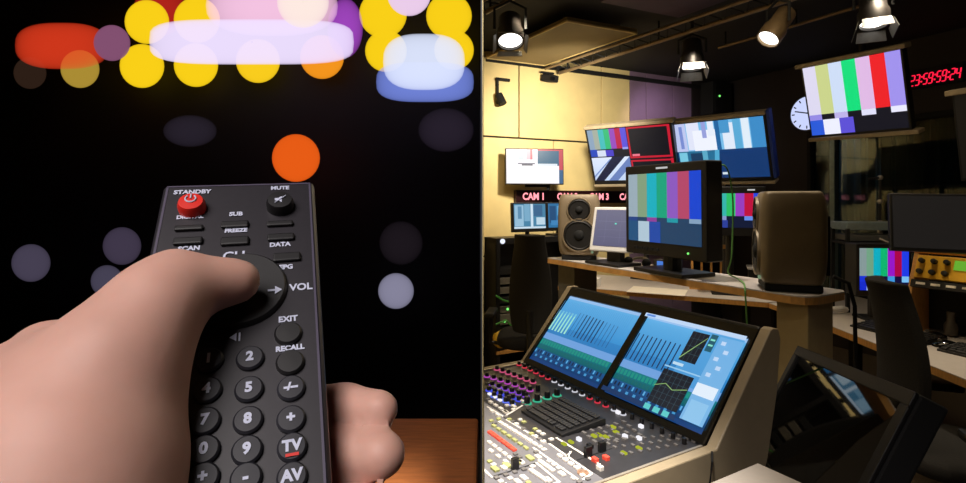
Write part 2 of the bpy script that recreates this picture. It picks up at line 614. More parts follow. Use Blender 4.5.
def stage_light(label, loc, aim, length=0.2, r=0.075, top=2.7, doors=1.0, lens=True, power=0, col=WARM, cone=70, housing=None):
    d = (Vector(aim) - Vector(loc)).normalized()
    q = d.to_track_quat('Y', 'Z')
    o = thing('stage_light', label, 'stage light', loc, q.to_euler(), group='stage lights under the ceiling')
    housing = housing or LAMPH
    # local +y is the beam
    MB().lathe([(r * 0.55, -length), (r * 0.8, -length * 0.93), (r * 0.85, -length * 0.45), (r, -length * 0.35), (r, 0.0), (r * 0.88, 0.0), (r * 0.86, -0.02)], (0, 0, 0), (0, 1, 0), 24).build('housing', housing, o, smooth=True)
    if lens:
        MB().lathe([(r * 0.86, -0.018), (r * 0.6, -0.006), (0.001, 0.0)], (0, 0, 0), (0, 1, 0), 24).build('lens', LENS, o, smooth=True)
    if doors:
        for k in range(4):
            a = k * math.pi / 2
            Mr = Matrix.Rotation(a, 4, 'Y')
            fl = MB()
            w = r * 0.85
            fl.add([(-w, 0.0, r), (w, 0.0, r), (w * 1.1, r * 0.75 * doors, r * 1.22), (-w * 1.1, r * 0.75 * doors, r * 1.22), (-w, 0.003, r + 0.003), (w, 0.003, r + 0.003), (w * 1.1, r * 0.75 * doors, r * 1.22 + 0.004), (-w * 1.1, r * 0.75 * doors, r * 1.22 + 0.004)],
                   [(0, 1, 2, 3), (7, 6, 5, 4), (0, 4, 5, 1), (1, 5, 6, 2), (2, 6, 7, 3), (3, 7, 4, 0)], Mr)
            fl.build('barn_door', DOORM, o)
    y = MB()
    inv = q.to_matrix().inverted()
    up = inv @ Vector((0, 0, top - loc[2]))
    side = Vector((1, 0, 0))
    c = Vector((0, -length * 0.5, 0))
    ctr = c + up * 0.55
    y.tube([c + side * (r + 0.012), c + side * (r + 0.012) + up * 0.4, ctr, c - side * (r + 0.012) + up * 0.4, c - side * (r + 0.012)], 0.009, 8)
    y.cyl(ctr, c + up, 0.012, seg=10)
    y.build('yoke', MATTE, o, smooth=True)
    if power:
        l = light('stage_beam', 'SPOT', Vector(loc) + d * 0.03, Vector(loc) + d * 2, power, col, 0.06, cone, 0.7)
    return o


stage_light('lit round stage light with open flaps in front of the beige ceiling panel', (0.168, 3.25, 2.42), (0.168, 2.80, 1.45), 0.2, 0.085, 2.74, doors=0.35)
stage_light('lit stage light with jagged flaps hanging from the lattice rail', (1.56, 3.95, 2.44), (1.50, 3.75, 1.50), 0.22, 0.085, 2.70, power=12)
stage_light('tilted bronze cylinder stage light at the near end of the lattice rail', (1.72, 3.2, 2.42), (1.20, 3.05, 1.75), 0.24, 0.07, 2.70, doors=0, housing=mat('bronze_housing', (120, 100, 72), 0.4, 0.4), power=5, cone=50)
stage_light('lit stage light hanging above the large colour bar screen', (2.25, 3.05, 2.46), (2.15, 2.85, 1.50), 0.22, 0.08, 2.74, power=6)

# things on the yellow wall
o = thing('wall_camera', 'small black camera on a bracket high on the yellow wall', 'camera', M1 @ Vector((0.68, 0.0, 2.70)), (0, 0, ang1))
MB().cyl((0, 0, 0), (0, -0.1, -0.02), 0.02, seg=12).span((-0.1, -0.1, 0.0), (0.1, -0.06, 0.02)).build('bracket', MATTE, o, bevel=0.003)
MB().box((0, -0.14, -0.075), (0.13, 0.2, 0.09), rot=(0.2, 0, 0.3)).build('body', MATTE, o, bevel=0.015)
MB().cyl((-0.03, -0.24, -0.10), (-0.04, -0.27, -0.107), 0.028, seg=16).build('lens', GLOSS, o, smooth=True)
o.scale = (0.75, 0.75, 0.75)
o = thing('wall_bracket', 'black swivel bracket with a small spot head on the yellow wall corner', 'bracket', M1 @ Vector((0.13, 0.0, 2.55)), (0, 0, ang1))
MB().span((-0.01, -0.05, 0.05), (0.2, -0.02, 0.09)).span((0.0, -0.05, -0.26), (0.03, -0.02, 0.09)).span((0.0, -0.04, -0.02), (0.03, 0, 0.05)).build('arm', MATTE, o, bevel=0.004)
MB().cyl((0.02, -0.06, -0.14), (0.05, -0.12, -0.27), 0.05, 0.055, 16).build('spot_head', MATTE, o, smooth=True)
o.scale = (0.72, 0.72, 0.72)
o = thing('wall_speaker', 'small black box speaker with a green light on the dark wall', 'speaker', M1 @ Vector((3.0, 0.0, 2.62)), (0, 0, ang1))
MB().span((-0.16, -0.2, -0.18), (0.16, -0.02, 0.2)).build('cabinet', MATTE, o, bevel=0.01)
MB().span((-0.13, -0.205, -0.15), (0.13, -0.2, 0.17)).build('grille', CONE, o, bevel=0.004)
MB().ball((-0.06, -0.21, 0.03), 0.012, seg=10, rings=6).build('indicator_light', glow('green_led', (130, 255, 120), 1.2), o)
MB().span((-0.04, -0.02, -0.05), (0.04, 0.0, 0.05)).build('mount', MATTE, o)

# ------------------------------------------------------------------ screens
STRIP = glow('white_badge', (225, 225, 225), 0.7)


def monitor(name, label, loc, rot, w, h, rects, bez=(0.012, 0.012, 0.018), depth=0.05, case=None, group=None, gain=1.0, cat='monitor', glass=None):
    """empty at the bottom centre of the front face; the face looks along -y"""
    o = thing(name, label, cat, loc, rot, group)
    MB().span((-w / 2, 0.0, 0), (w / 2, depth, h)).build('casing', case or BLACK, o, bevel=0.005)
    sw, sh = w - 2 * bez[0], h - bez[1] - bez[2]
    picture('screen', o, sw, sh, rects, -0.0012, bez[2], gain)
    return o, sw, sh


def face(loc, rot, h):
    """bottom centre of a screen given its middle"""
    E_ = Euler([R(a) for a in rot])
    b = Vector(loc) - E_.to_matrix() @ Vector((0, 0, h / 2))
    return b, E_


def leg_down(o, x, y, z, floor_z, rad, basew, based, m=None, name='stand'):
    """an upright stand from local point (x,y,z) of thing o to world height floor_z with a base plate"""
    M = wmat(o)
    inv = M.inverted()
    p = M @ Vector((x, y, z))
    q = Vector((p.x, p.y, floor_z))
    rz = o.rotation_euler.z
    s = MB()
    s.cyl(inv @ p, inv @ q, rad, seg=12)
    Mb = inv @ Matrix.Translation(q) @ Matrix.Rotation(rz, 4, 'Z')
    s.box((0, 0, 0.007), (basew, based, 0.014), M=Mb)
    return s.build(name, m or BLACK, o, bevel=0.002)


# white screen on the yellow wall
wallpic = [(0, 0, 1, 1, (252, 250, 255)), (0.12, 0.72, 0.2, 1, (225, 245, 230)), (0.22, 0.7, 0.3, 1, (205, 240, 225)), (0.35, 0.7, 0.42, 1, (250, 190, 205)), (0.42, 0.7, 0.46, 1, (235, 90, 110)),
           (0.55, 0.52, 0.93, 0.96, (25, 95, 130)), (0.55, 0.52, 0.9, 0.58, (225, 235, 245)), (0.93, 0.0, 1, 0.98, (200, 60, 80)), (0.93, 0, 1, 0.4, (45, 95, 140)), (0.55, 0.96, 1, 1, (215, 60, 75)),
           (0.2, 0.56, 0.5, 0.60, (110, 110, 130)), (0.27, 0.52, 0.46, 0.56, (70, 70, 90))]
fl, fe = face((0.487, 4.98, 1.765), (-2, 0, 8), 0.34)
o, _, _ = monitor('wall_monitor', 'bright white screen with a red edged teal field on the yellow wall', fl, fe, 0.56, 0.34, wallpic, bez=(0.008, 0.008, 0.01), depth=0.04)
MB().span((-0.05, 0.04, 0.08), (0.05, 0.20, 0.22)).span((-0.08, 0.05, -0.02), (0.14, 0.08, 0.01)).cyl((0.14, 0.06, -0.05), (0.18, 0.12, 0.08), 0.015).build('mount', MATTE, o, bevel=0.004)

# twin screens
tw1 = [(0, 0, 1, 1, (6, 10, 24))]
c7 = [(140, 165, 190), (165, 175, 160), (60, 190, 190), (40, 190, 120), (150, 70, 190), (190, 20, 70), (90, 80, 220)]
for i, c in enumerate(c7):
    tw1.append((0.0 + i * 0.07, 0.62, 0.07 + i * 0.07, 1, c))
tw1 += [(0, 0.48, 0.09, 0.62, (25, 70, 190)), (0.09, 0.48, 0.2, 0.6, (215, 225, 245)), (0.2, 0.48, 0.3, 0.6, (70, 60, 200)), (0.42, 0.6, 0.49, 0.64, (150, 160, 240)),
        (0.0, 0.0, 0.49, 0.46, (195, 215, 245), (225, 235, 255)), ([(0.0, 0.0), (0.12, 0.0), (0.43, 0.46), (0.27, 0.46)], (15, 25, 60)), ([(0.18, 0.0), (0.3, 0.0), (0.49, 0.28), (0.49, 0.46)], (105, 130, 190)),
        ([(0.0, 0.1), (0.0, 0.06), (0.26, 0.43), (0.24, 0.43)], (120, 150, 210))]
for k in range(7):
    tw1.append((0.06 + k * 0.045, 0.06 + k * 0.055, 0.10 + k * 0.045, 0.10 + k * 0.055, (10, 20, 50)))
for (u0, v0, u1, v1) in ((0.5, 0.97, 1, 1), (0.97, 0.42, 1, 1), (0.5, 0.42, 1, 0.455), (0.5, 0.42, 0.52, 1), (0.97, 0.0, 1, 0.4), (0.5, 0.355, 1, 0.385), (0.5, 0, 0.52, 0.38)):
    tw1.append((u0, v0, u1, v1, (200, 22, 50)))
tw1.append((0.53, 0.46, 0.62, 0.5, (240, 120, 140)))
fl, fe = face((1.319, 4.75, 1.856), (23, 0.3, -38), 0.565)
TW = 'twin wall screens in one tilted row'
o, _, _ = monitor('wall_monitor', 'wide tilted screen showing colour bars, stairs and red framed windows', fl, fe, 0.80, 0.565, tw1, bez=(0.02, 0.028, 0.04), depth=0.07, group=TW)
MB().span((-0.40, -0.02, 0.548), (0.42, 0.07, 0.575)).build('top_rail', BEIGE, o, bevel=0.004)
MB().span((-0.40, -0.02, -0.02), (0.40, 0.07, 0.0)).build('bottom_rail', BEIGE, o, bevel=0.004)
leg_down(o, 0.1, 0.10, 0.2, 0.741, 0.022, 0.22, 0.2)
tw2 = [(0, 0, 1, 1, (12, 45, 95), (20, 70, 130)), (0, 0.5, 1, 1, (120, 190, 235)), (0.0, 0.5, 0.14, 1, (190, 200, 240)), (0.06, 0.55, 0.1, 0.95, (120, 140, 210)), (0.15, 0.52, 0.3, 1, (225, 230, 250)), (0.22, 0.5, 0.48, 0.86, (240, 244, 255)), (0.33, 0.72, 0.38, 1, (150, 160, 220)), (0.40, 0.75, 0.47, 1, (230, 238, 252)),
       (0.48, 0.5, 0.53, 1, (30, 100, 160)), (0.56, 0.5, 0.68, 0.95, (225, 235, 250)), (0.53, 0.78, 0.64, 1, (70, 150, 205)), (0.68, 0.5, 0.76, 1, (90, 170, 215)), (0.77, 0.5, 0.85, 1, (225, 238, 250)), (0.86, 0.5, 1, 1, (60, 140, 200)),
       (0.02, 0.25, 0.46, 0.5, (35, 110, 150)), (0.02, 0.3, 0.12, 0.48, (120, 200, 225)), (0.16, 0.3, 0.3, 0.46, (20, 60, 95)), (0.3, 0.1, 0.36, 0.5, (90, 170, 200)), ([(0.40, 0), (0.46, 0), (0.50, 0.5), (0.45, 0.5)], (80, 170, 210)), (0.52, 0.0, 1, 0.46, (14, 55, 110)), (0.5, 0.06, 0.56, 0.1, (210, 225, 235))]
fl, fe = face((1.919, 4.3, 1.856), (21, 0.3, -46), 0.545)
o, _, _ = monitor('wall_monitor', 'wide tilted screen showing pale blue and white strips, right of its twin', fl, fe, 0.75, 0.545, tw2, bez=(0.02, 0.028, 0.035), depth=0.07, group=TW)
MB().span((-0.39, -0.02, 0.528), (0.375, 0.07, 0.555)).build('top_rail', BEIGE, o, bevel=0.004)
MB().span((-0.38, -0.02, -0.02), (0.39, 0.07, 0.0)).build('bottom_rail', BEIGE, o, bevel=0.004)
MB().span((0.376, 0.0, 0.02), (0.40, 0.07, 0.56)).build('end_cap', mat('blue_cap', (30, 60, 150), 0.4), o, bevel=0.004)
leg_down(o, 0.0, 0.10, 0.2, 0.741, 0.022, 0.22, 0.2)

# LED name board on the wall
o = thing('led_sign', 'long black board with red glowing camera names under the wall screen', 'sign', M1 @ Vector((1.16, 0.0, 1.42)), (0, 0, ang1))
MB().span((-0.83, -0.05, 0), (0.80, 0.0, 0.125)).build('board', mat('dark_red_board', (40, 8, 12), 0.4), o, bevel=0.004)
LEDR = glow('red_led', (255, 150, 160), 1.6)
for i, s in enumerate(('CAM 1', 'CAM 2', 'CAM 3', 'CAM 4')):
    words('lettering', s, 0.095, LEDR, o, (-0.63 + i * 0.40, -0.052, 0.062), (R(90), 0, 0), bold=0.003, sx=0.92)

# two small monitors on the rack
sm1 = [(0, 0, 1, 1, (70, 130, 165)), (0.02, 0.1, 0.3, 0.95, (150, 190, 215)), (0.12, 0.4, 0.24, 0.9, (90, 140, 175)), (0.32, 0.3, 0.5, 1, (120, 170, 200)), (0.52, 0.05, 0.6, 1, (205, 225, 240)), (0.62, 0.5, 0.9, 0.95, (55, 100, 140)), (0.7, 0.15, 0.98, 0.45, (190, 215, 230)), (0, 0, 1, 0.08, (200, 220, 235))]
RACK_Z = 1.13
fl, fe = face((0.413, 4.66, 1.297), (-3, 0, 26), 0.255)
o, _, _ = monitor('small_monitor', 'small screen with pale blue strips on the rack top beneath the red names', fl, fe, 0.35, 0.258, sm1, bez=(0.014, 0.012, 0.03), depth=0.04, group='small monitors on the rack')
leg_down(o, 0, 0.05, 0.08, RACK_Z + 0.001, 0.02, 0.18, 0.14)
sm2 = [(0, 0, 1, 1, (40, 110, 160)), (0.05, 0.2, 0.3, 0.9, (25, 75, 120)), (0.35, 0.5, 0.9, 0.9, (90, 160, 205)), (0.1, 0.1, 0.9, 0.3, (60, 130, 185))]
fl, fe = face((0.706, 4.80, 1.30), (-3, 0, 26), 0.255)
o, _, _ = monitor('small_monitor', 'small blue screen half hidden by the far speaker, on the rack', fl, fe, 0.30, 0.258, sm2, bez=(0.014, 0.012, 0.03), depth=0.04, group='small monitors on the rack')
leg_down(o, 0, 0.05, 0.08, RACK_Z + 0.001, 0.02, 0.18, 0.14)

# ------------------------------------------------------------------ equipment rack, at the yellow wall
o = thing('equipment_rack', 'black open equipment rack against the yellow wall', 'rack', (0.4272, 4.680, 0), (0, 0, ang1))
W_, D_ = 0.82, 0.22
fr = MB()
for x in (-W_ / 2, -0.02, W_ / 2 - 0.04):
    fr.span((x, -D_ / 2, 0), (x + 0.04, -D_ / 2 + 0.03, RACK_Z)).span((x, D_ / 2 - 0.03, 0), (x + 0.04, D_ / 2, RACK_Z))
fr.span((-W_ / 2, D_ / 2 - 0.015, 0), (W_ / 2, D_ / 2, RACK_Z))
fr.span((-W_ / 2, -D_ / 2, 0.0), (-W_ / 2 + 0.015, D_ / 2, RACK_Z)).span((W_ / 2 - 0.015, -D_ / 2, 0.0), (W_ / 2, D_ / 2, RACK_Z))
fr.span((-W_ / 2, -D_ / 2, RACK_Z - 0.05), (W_ / 2, D_ / 2, RACK_Z)).span((-W_ / 2, -D_ / 2, 0), (W_ / 2, D_ / 2, 0.06))
fr.build('frame', BLACK, o, bevel=0.003)
MB().span((-W_ / 2, -D_ / 2 - 0.01, 0.165), (W_ / 2, -D_ / 2 + 0.02, 0.19)).build('shelf_edge', WOODEDGE, o)
UNIT = mat('rack_unit_grey', (120, 116, 108), 0.4, 0.3)
for k, z in enumerate((0.40, 0.50, 0.58, 0.66, 0.74, 0.82)):
    u = MB().span((-W_ / 2 + 0.045, -D_ / 2 + 0.02, z), (-0.03, D_ / 2 - 0.03, z + (0.09 if k == 0 else 0.055))).build('rack_unit', UNIT if k in (0, 1, 3, 4) else MATTE, o, bevel=0.003)
    MB().ball((-0.32 + 0.03 * k, -D_ / 2 + 0.018, z + 0.03), 0.011, seg=10, rings=6).build('indicator_light', MATS['green_led'], u)
MB().span((-W_ / 2 + 0.045, -D_ / 2 + 0.02, 0.2), (W_ / 2 - 0.05, D_ / 2 - 0.03, 0.38)).build('patch_panel', MATTE, o)
for x, c in ((-0.36, (225, 180, 50)), (-0.16, (200, 50, 35)), (0.0, (90, 100, 90)), (0.12, (200, 150, 60))):
    MB().lathe([(0.075, 0), (0.075, 0.03), (0.05, 0.05), (0.02, 0.052)], (x, -D_ / 2 + 0.02, 0.29), (0, -1, 0), 20).build('connector', mat('connector_%d_%d_%d' % c, c, 0.4), o, smooth=True)
MB().ball((-W_ / 2 + 0.06, -D_ / 2 - 0.002, RACK_Z - 0.025), 0.022, seg=12, rings=8).build('indicator_light', glow('white_led', (235, 240, 255), 1.1), o)
MB().tube([(-0.42, -D_ / 2 - 0.01, 0.66), (-0.36, -D_ / 2 - 0.03, 0.62), (-0.3, -D_ / 2 - 0.02, 0.6), (-0.2, -D_ / 2 - 0.03, 0.56), (-0.1, -D_ / 2 - 0.02, 0.5)], 0.008).tube([(-0.42, -D_ / 2 - 0.01, 0.42), (-0.33, -D_ / 2 - 0.03, 0.45), (-0.25, -D_ / 2 - 0.03, 0.36)], 0.008).build('patch_cable', mat('green_cable', (70, 150, 60), 0.5), o, smooth=True)


# ------------------------------------------------------------------ chairs
def office_chair(label, loc, rz, backh=0.62, backw=0.46, bend=1.0):
    """the sitter looks along +y; the backrest stands at -y"""
    o = thing('office_chair', label, 'chair', loc, (0, 0, rz), group='black office chairs')
    n, mN = 18, 10
    vs, fs = [], []
    for side in (0, 1):
        for i in range(n + 1):
            t = i / n
            z = 0.56 + backh * t
            w = backw * (0.80 + 0.25 * math.sin(math.pi * min(1, t * 1.1) ** 0.8) - 0.10 * t)
            lean = -0.22 - 0.05 * math.sin(t * math.pi * 0.9) * -1.0 * bend - 0.10 * bend * t * t
            for j in range(mN + 1):
                u = j / mN * 2 - 1
                x = u * w / 2
                th = 0.035 * (1 - 0.5 * abs(u) ** 3)
                y = lean + 0.05 * u * u + (th if side else -th)
                vs.append((x, y, z))
    q = (n + 1) * (mN + 1)
    idx = lambda s, i, j: s * q + i * (mN + 1) + j
    for i in range(n):
        for j in range(mN):
            fs.append((idx(0, i, j), idx(0, i, j + 1), idx(0, i + 1, j + 1), idx(0, i + 1, j)))
            fs.append((idx(1, i, j), idx(1, i + 1, j), idx(1, i + 1, j + 1), idx(1, i, j + 1)))
        fs.append((idx(0, i, 0), idx(0, i + 1, 0), idx(1, i + 1, 0), idx(1, i, 0)))
        fs.append((idx(0, i, mN), idx(1, i, mN), idx(1, i + 1, mN), idx(0, i + 1, mN)))
    for j in range(mN):
        fs.append((idx(0, 0, j), idx(1, 0, j), idx(1, 0, j + 1), idx(0, 0, j + 1)))
        fs.append((idx(0, n, j), idx(0, n, j + 1), idx(1, n, j + 1), idx(1, n, j)))
    MB().add(vs, fs).build('backrest', FABRIC, o, bevel=0.008, smooth=True)
    MB().ball((0, 0.03, 0.465), (0.245, 0.245, 0.05), e=0.6).build('seat', FABRIC, o, smooth=True)
    MB().tube([(0, -0.02, 0.40), (0, -0.22, 0.41), (0, -0.29, 0.50), (0, -0.28, 0.72)], 0.022).build('back_support', BLACK, o, smooth=True)
    for s in (-1, 1):
        a = MB().tube([(s * 0.2, 0.0, 0.42), (s * 0.29, -0.02, 0.44), (s * 0.29, -0.02, 0.62)], 0.016)
        ar = a.build('armrest', BLACK, o, smooth=True)
        MB().box((s * 0.29, 0.02, 0.64), (0.07, 0.24, 0.035)).build('arm_pad', BLACK, ar, bevel=0.012)
    MB().cyl((0, 0, 0.08), (0, 0, 0.26), 0.03).cyl((0, 0, 0.26), (0, 0, 0.42), 0.018).build('gas_column', BLACK, o, smooth=True)
    for k in range(5):
        t = 2 * math.pi * k / 5 + 0.3
        d = Vector((math.cos(t), math.sin(t), 0))
        lg = MB().tube([Vector((0, 0, 0.12)), d * 0.15 + Vector((0, 0, 0.105)), d * 0.29 + Vector((0, 0, 0.075))], 0.02).build('leg', BLACK, o, smooth=True)
        s = Vector((-d.y, d.x, 0))
        MB().cyl(d * 0.29 + s * -0.022 + Vector((0, 0, 0.03)), d * 0.29 + s * 0.022 + Vector((0, 0, 0.03)), 0.03, seg=14).build('caster', MATTE, lg, smooth=True)
    return o


office_chair('black office chair standing in front of the equipment rack', (0.345, 3.76, 0), R(-8), 0.66, 0.29)
office_chair('black high backed office chair at the right desk with two mice', (1.835, 2.06, 0), R(-110), 0.57, 0.37, 0.45)

# ------------------------------------------------------------------ rear desk and right desk
def desk(name, label, poly, z, legs, depth_edge=0.03, m=DESKTOP):
    c = Vector((sum(p[0] for p in poly) / len(poly), sum(p[1] for p in poly) / len(poly), 0))
    o = thing(name, label, 'desk', c)
    P = [(p[0] - c.x, p[1] - c.y) for p in poly]
    MB().prism(P, z - 0.004, z).build('desktop', m, o)
    MB().prism(P, z - 0.036, z - 0.004).build('edge_band', WOODEDGE, o)
    for (x, y) in legs:
        MB().span((x - c.x - 0.03, y - c.y - 0.03, 0), (x - c.x + 0.03, y - c.y + 0.03, z - 0.036)).build('leg', MATTE, o, bevel=0.004)
    return o


ZD = 0.74
DK = 'desks along the walls of the control room'
desk('rear_desk', 'long pale desk with oak edge under the twin wall screens', [(0.62, 4.39), (1.97, 3.675), (2.74, 3.93), (2.40, 4.36), (1.05, 5.07)], ZD, [(0.78, 4.42), (1.06, 4.98), (2.35, 4.25), (1.9, 3.85)])
desk('right_desk', 'pale desk with oak front edge carrying keyboards and two mice', [(1.86, 1.2), (1.965, 3.0), (1.975, 3.66), (2.745, 3.915), (2.9, 1.2)], ZD, [(1.95, 1.3), (2.8, 1.3), (2.02, 3.5), (2.6, 3.7)])

# colour bars on the rear desk
cb = [(150, 170, 140), (60, 180, 190), (50, 180, 170), (40, 190, 100), (150, 60, 190), (190, 10, 60), (40, 70, 220)]
fl, fe = face((1.838, 3.93, 1.367), (0, 0, -20), 0.365)
o, sw, sh = monitor('colour_bar_monitor', 'black colour bar monitor on the rear desk between the centre monitor and speaker', fl, fe, 0.46, 0.365, bars(cb, [(40, 60, 200), None, (130, 150, 200), None, None, (100, 140, 230), (150, 170, 240)], [(0.1, 0.32, (160, 195, 225)), (0.32, 0.45, (40, 60, 150))], 0.34, 0.22, (8, 20, 50)), bez=(0.02, 0.05, 0.06), depth=0.1, group='colour bar monitors')
MB().span((0.11, -0.003, 0.335), (0.16, 0.0, 0.345)).build('badge', STRIP, o)
leg_down(o, 0, 0.09, 0.06, ZD + 0.001, 0.03, 0.26, 0.18)
o = thing('slatted_stand', 'low slatted wooden stand on the rear desk below the colour bar monitor', 'stand', (1.80, 4.18, ZD), (0, 0, R(-24)))
s = MB()
for x in (-0.14, -0.07, 0.0, 0.07, 0.14):
    s.span((x - 0.008, -0.015, 0.0), (x + 0.008, 0.0, 0.36))
s.build('slat', WOODEDGE, o)
MB().span((-0.16, -0.02, 0.33), (0.16, 0.005, 0.36)).span((-0.16, -0.02, 0.0), (0.16, 0.005, 0.02)).build('rail', WOODEDGE, o)
o = tag(MB().box((0, 0, 0.0015), (0.42, 0.30, 0.003)).build('paper_sheet', PAPER), 'large white sheet lying on the rear desk under the shelf', 'paper')
o.location = (1.36, 4.13, ZD)
o.rotation_euler = (0, 0, R(-26))
o = thing('document_box', 'dark box with a pale lid on the rear desk beside the near speaker', 'box', (2.13, 3.90, ZD), (0, 0, R(-24)))
MB().span((-0.16, -0.1, 0), (0.16, 0.1, 0.2)).build('body', MATTE, o, bevel=0.005)
MB().span((-0.17, -0.11, 0.2), (0.17, 0.11, 0.215)).build('lid', mat('grey_lid', (150, 146, 140), 0.5), o, bevel=0.004)
bl = [(0, 0, 1, 1, (40, 120, 190)), (0.05, 0.5, 0.95, 0.9, (130, 200, 245)), (0.1, 0.1, 0.5, 0.4, (200, 230, 250))]
o, _, _ = monitor('desk_phone_display', 'small bright blue display on the rear desk behind the far chair', (0.765, 4.48, ZD + 0.10), (R(-10), 0, R(-20)), 0.19, 0.13, bl, depth=0.03, cat='display')
leg_down(o, 0, 0.02, 0.02, ZD + 0.001, 0.02, 0.12, 0.08)
o = thing('cable_box', 'small pale device next to the blue display on the rear desk', 'device', (0.90, 4.40, ZD), (0, 0, R(-24)))
MB().span((-0.07, -0.05, 0), (0.07, 0.05, 0.07)).build('body', WHITE, o, bevel=0.008)
MB().cyl((0.0, -0.05, 0.03), (0.0, -0.056, 0.03), 0.015).build('dial', MATTE, o)

# right desk things
fl, fe = face((2.345, 3.1, 1.039), (0, 0, -6), 0.307)
cb2 = [(130, 150, 150), (110, 160, 130), (0, 170, 190), (0, 180, 110), (150, 20, 200), (170, 0, 70), (30, 60, 230)]
o, _, _ = monitor('colour_bar_monitor', 'small black colour bar monitor on the right desk behind the high backed chair', fl, fe, 0.30, 0.307, bars(cb2, [(20, 50, 210), None, (120, 60, 170), None, (60, 150, 220), None, (120, 190, 240)], [(0.0, 0.14, (10, 40, 200)), (0.14, 0.3, (170, 190, 230)), (0.3, 0.45, (30, 40, 160))], 0.34, 0.2, (6, 10, 60)), bez=(0.016, 0.025, 0.035), depth=0.12, group='colour bar monitors')
leg_down(o, 0, 0.06, 0.02, ZD + 0.001, 0.05, 0.2, 0.16)
o = thing('rack_device', 'grey metal device with cables on a black stand behind the desk colour bars', 'device', (2.44, 3.42, ZD), (0, 0, R(-10)))
MB().span((-0.13, -0.1, 0.52), (0.22, 0.12, 0.57)).build('upper_unit', mat('pale_device_metal', (150, 170, 176), 0.3, 0.5), o, bevel=0.004)
MB().span((-0.11, -0.1, 0.45), (0.2, 0.12, 0.49)).build('lower_unit', mat('grey_device_metal', (105, 108, 110), 0.35, 0.5), o, bevel=0.004)
st = MB()
for x in (-0.12, 0.19):
    for y in (-0.09, 0.11):
        st.span((x - 0.01, y - 0.01, 0), (x + 0.01, y + 0.01, 0.53))
st.span((-0.14, -0.11, 0.43), (0.22, 0.13, 0.445)).build('stand', MATTE, o)
MB().tube([(0.2, -0.11, 0.54), (0.25, -0.15, 0.52), (0.27, -0.16, 0.46), (0.22, -0.15, 0.42)], 0.007).tube([(0.05, -0.11, 0.47), (0.09, -0.16, 0.44), (0.17, -0.15, 0.46)], 0.007).build('cable', mat('pale_cable', (150, 140, 130), 0.5), o, smooth=True)
o = thing('table_lamp_arm', 'thin jointed stand with pale joints behind the right desk', 'stand', (2.66, 3.55, ZD))
MB().cyl((0, 0, 0), (0, 0, 0.02), 0.07).cyl((0, 0, 0.0), (0.0, 0, 0.86), 0.008).tube([(0, 0, 0.86), (-0.09, -0.02, 0.85)], 0.008).build('pole', MATTE, o, smooth=True)
for z in (0.86, 0.70, 0.56, 0.5):
    MB().ball((0, 0, z), 0.017, seg=12, rings=8).build('joint', SILVER, o, smooth=True)

# control turret with yellow panel
tz = R(-64)
tu = thing('control_turret', 'sloped oak framed control turret with a yellow knob panel on the right desk', 'turret', (2.54, 2.63, ZD), (0, 0, tz))
Mt = wmat(tu)
for x in (-0.30, 0.22):
    s = MB()
    s.prism([(-0.22, 0.0), (0.12, 0.0), (0.12, 0.44), (-0.06, 0.44)], x - 0.012, x + 0.012, Matrix(((0, 0, 1, 0), (1, 0, 0, 0), (0, 1, 0, 0), (0, 0, 0, 1))))
    s.build('side_panel', WOODEDGE, tu, bevel=0.003)
MB().span((-0.31, -0.07, 0.425), (0.23, 0.13, 0.445)).build('top', WOODEDGE, tu, bevel=0.003)
MB().span((-0.287, 0.03, 0.01), (0.207, 0.12, 0.42)).build('body', MATTE, tu)
Mp = Matrix.Translation((-0.04, -0.10, 0.355)) @ Matrix.Rotation(R(-22), 4, 'X')
pn = MB().box((0, 0, 0), (0.49, 0.02, 0.125), Mp).build('yellow_panel', mat('yellow_panel_paint', (235, 178, 40), 0.4, noise=0.08), tu, bevel=0.002)
k = MB()
random.seed(3)
for i in range(9):
    for j in range(2):
        if 3 <= i <= 4:
            continue
        c = Mp @ Vector((-0.22 + i * 0.055, -0.01, -0.03 + j * 0.06))
        d = Mp.to_3x3() @ Vector((0, -1, 0))
        MB().lathe([(0.014, 0), (0.013, 0.018), (0.004, 0.02)], c, d, 12).build('knob', BLACK, pn, smooth=True)
MB().box((-0.03, -0.0115, 0.02), (0.10, 0.004, 0.05), Mp).build('green_display', glow('green_lcd', (120, 200, 60), 0.7), pn)
Mq = Matrix.Translation((-0.04, -0.15, 0.27)) @ Matrix.Rotation(R(-22), 4, 'X')
q = MB().box((0, 0, 0), (0.49, 0.02, 0.04), Mq).build('black_panel', BLACK, tu)
for i in range(7):
    MB().box((-0.2 + i * 0.065, -0.012, 0), (0.04, 0.004, 0.012), Mq).build('tape_label', PAPER, q)
for i, (x, y) in enumerate(((-0.16, -0.13), (-0.05, -0.12), (0.06, -0.13), (0.12, -0.11))):
    MB().lathe([(0.03, 0), (0.03, 0.05), (0.018, 0.07), (0.02, 0.12)], (x, y + 0.09, 0.01), (0, 0, 1), 14).build('control_stick', mat('grey_stick', (90, 84, 78), 0.4, 0.3), tu, smooth=True)
# dark monitors on the turret
offpic = [(0, 0, 1, 1, (26, 24, 23))]
BM = 'dark screens on the control turret'
p1 = Mt @ Vector((-0.21, 0.02, 0.446))
o, _, _ = monitor('dark_monitor', 'switched off black monitor on the oak turret, beside the studio window', (2.262, 2.67, 1.187), (R(-9), R(1), R(-22)), 0.34, 0.30, offpic, depth=0.04, group=BM)
leg_down(o, 0.0, 0.05, 0.05, Mt.translation.z + 0.446, 0.02, 0.10, 0.06)
o, _, _ = monitor('dark_monitor', 'switched off black monitor cut by the picture edge on the oak turret', (2.53, 2.50, 1.187), (R(-9), R(1), R(-36)), 0.34, 0.30, offpic, depth=0.04, group=BM)
leg_down(o, -0.02, 0.05, 0.05, Mt.translation.z + 0.446, 0.02, 0.10, 0.06)


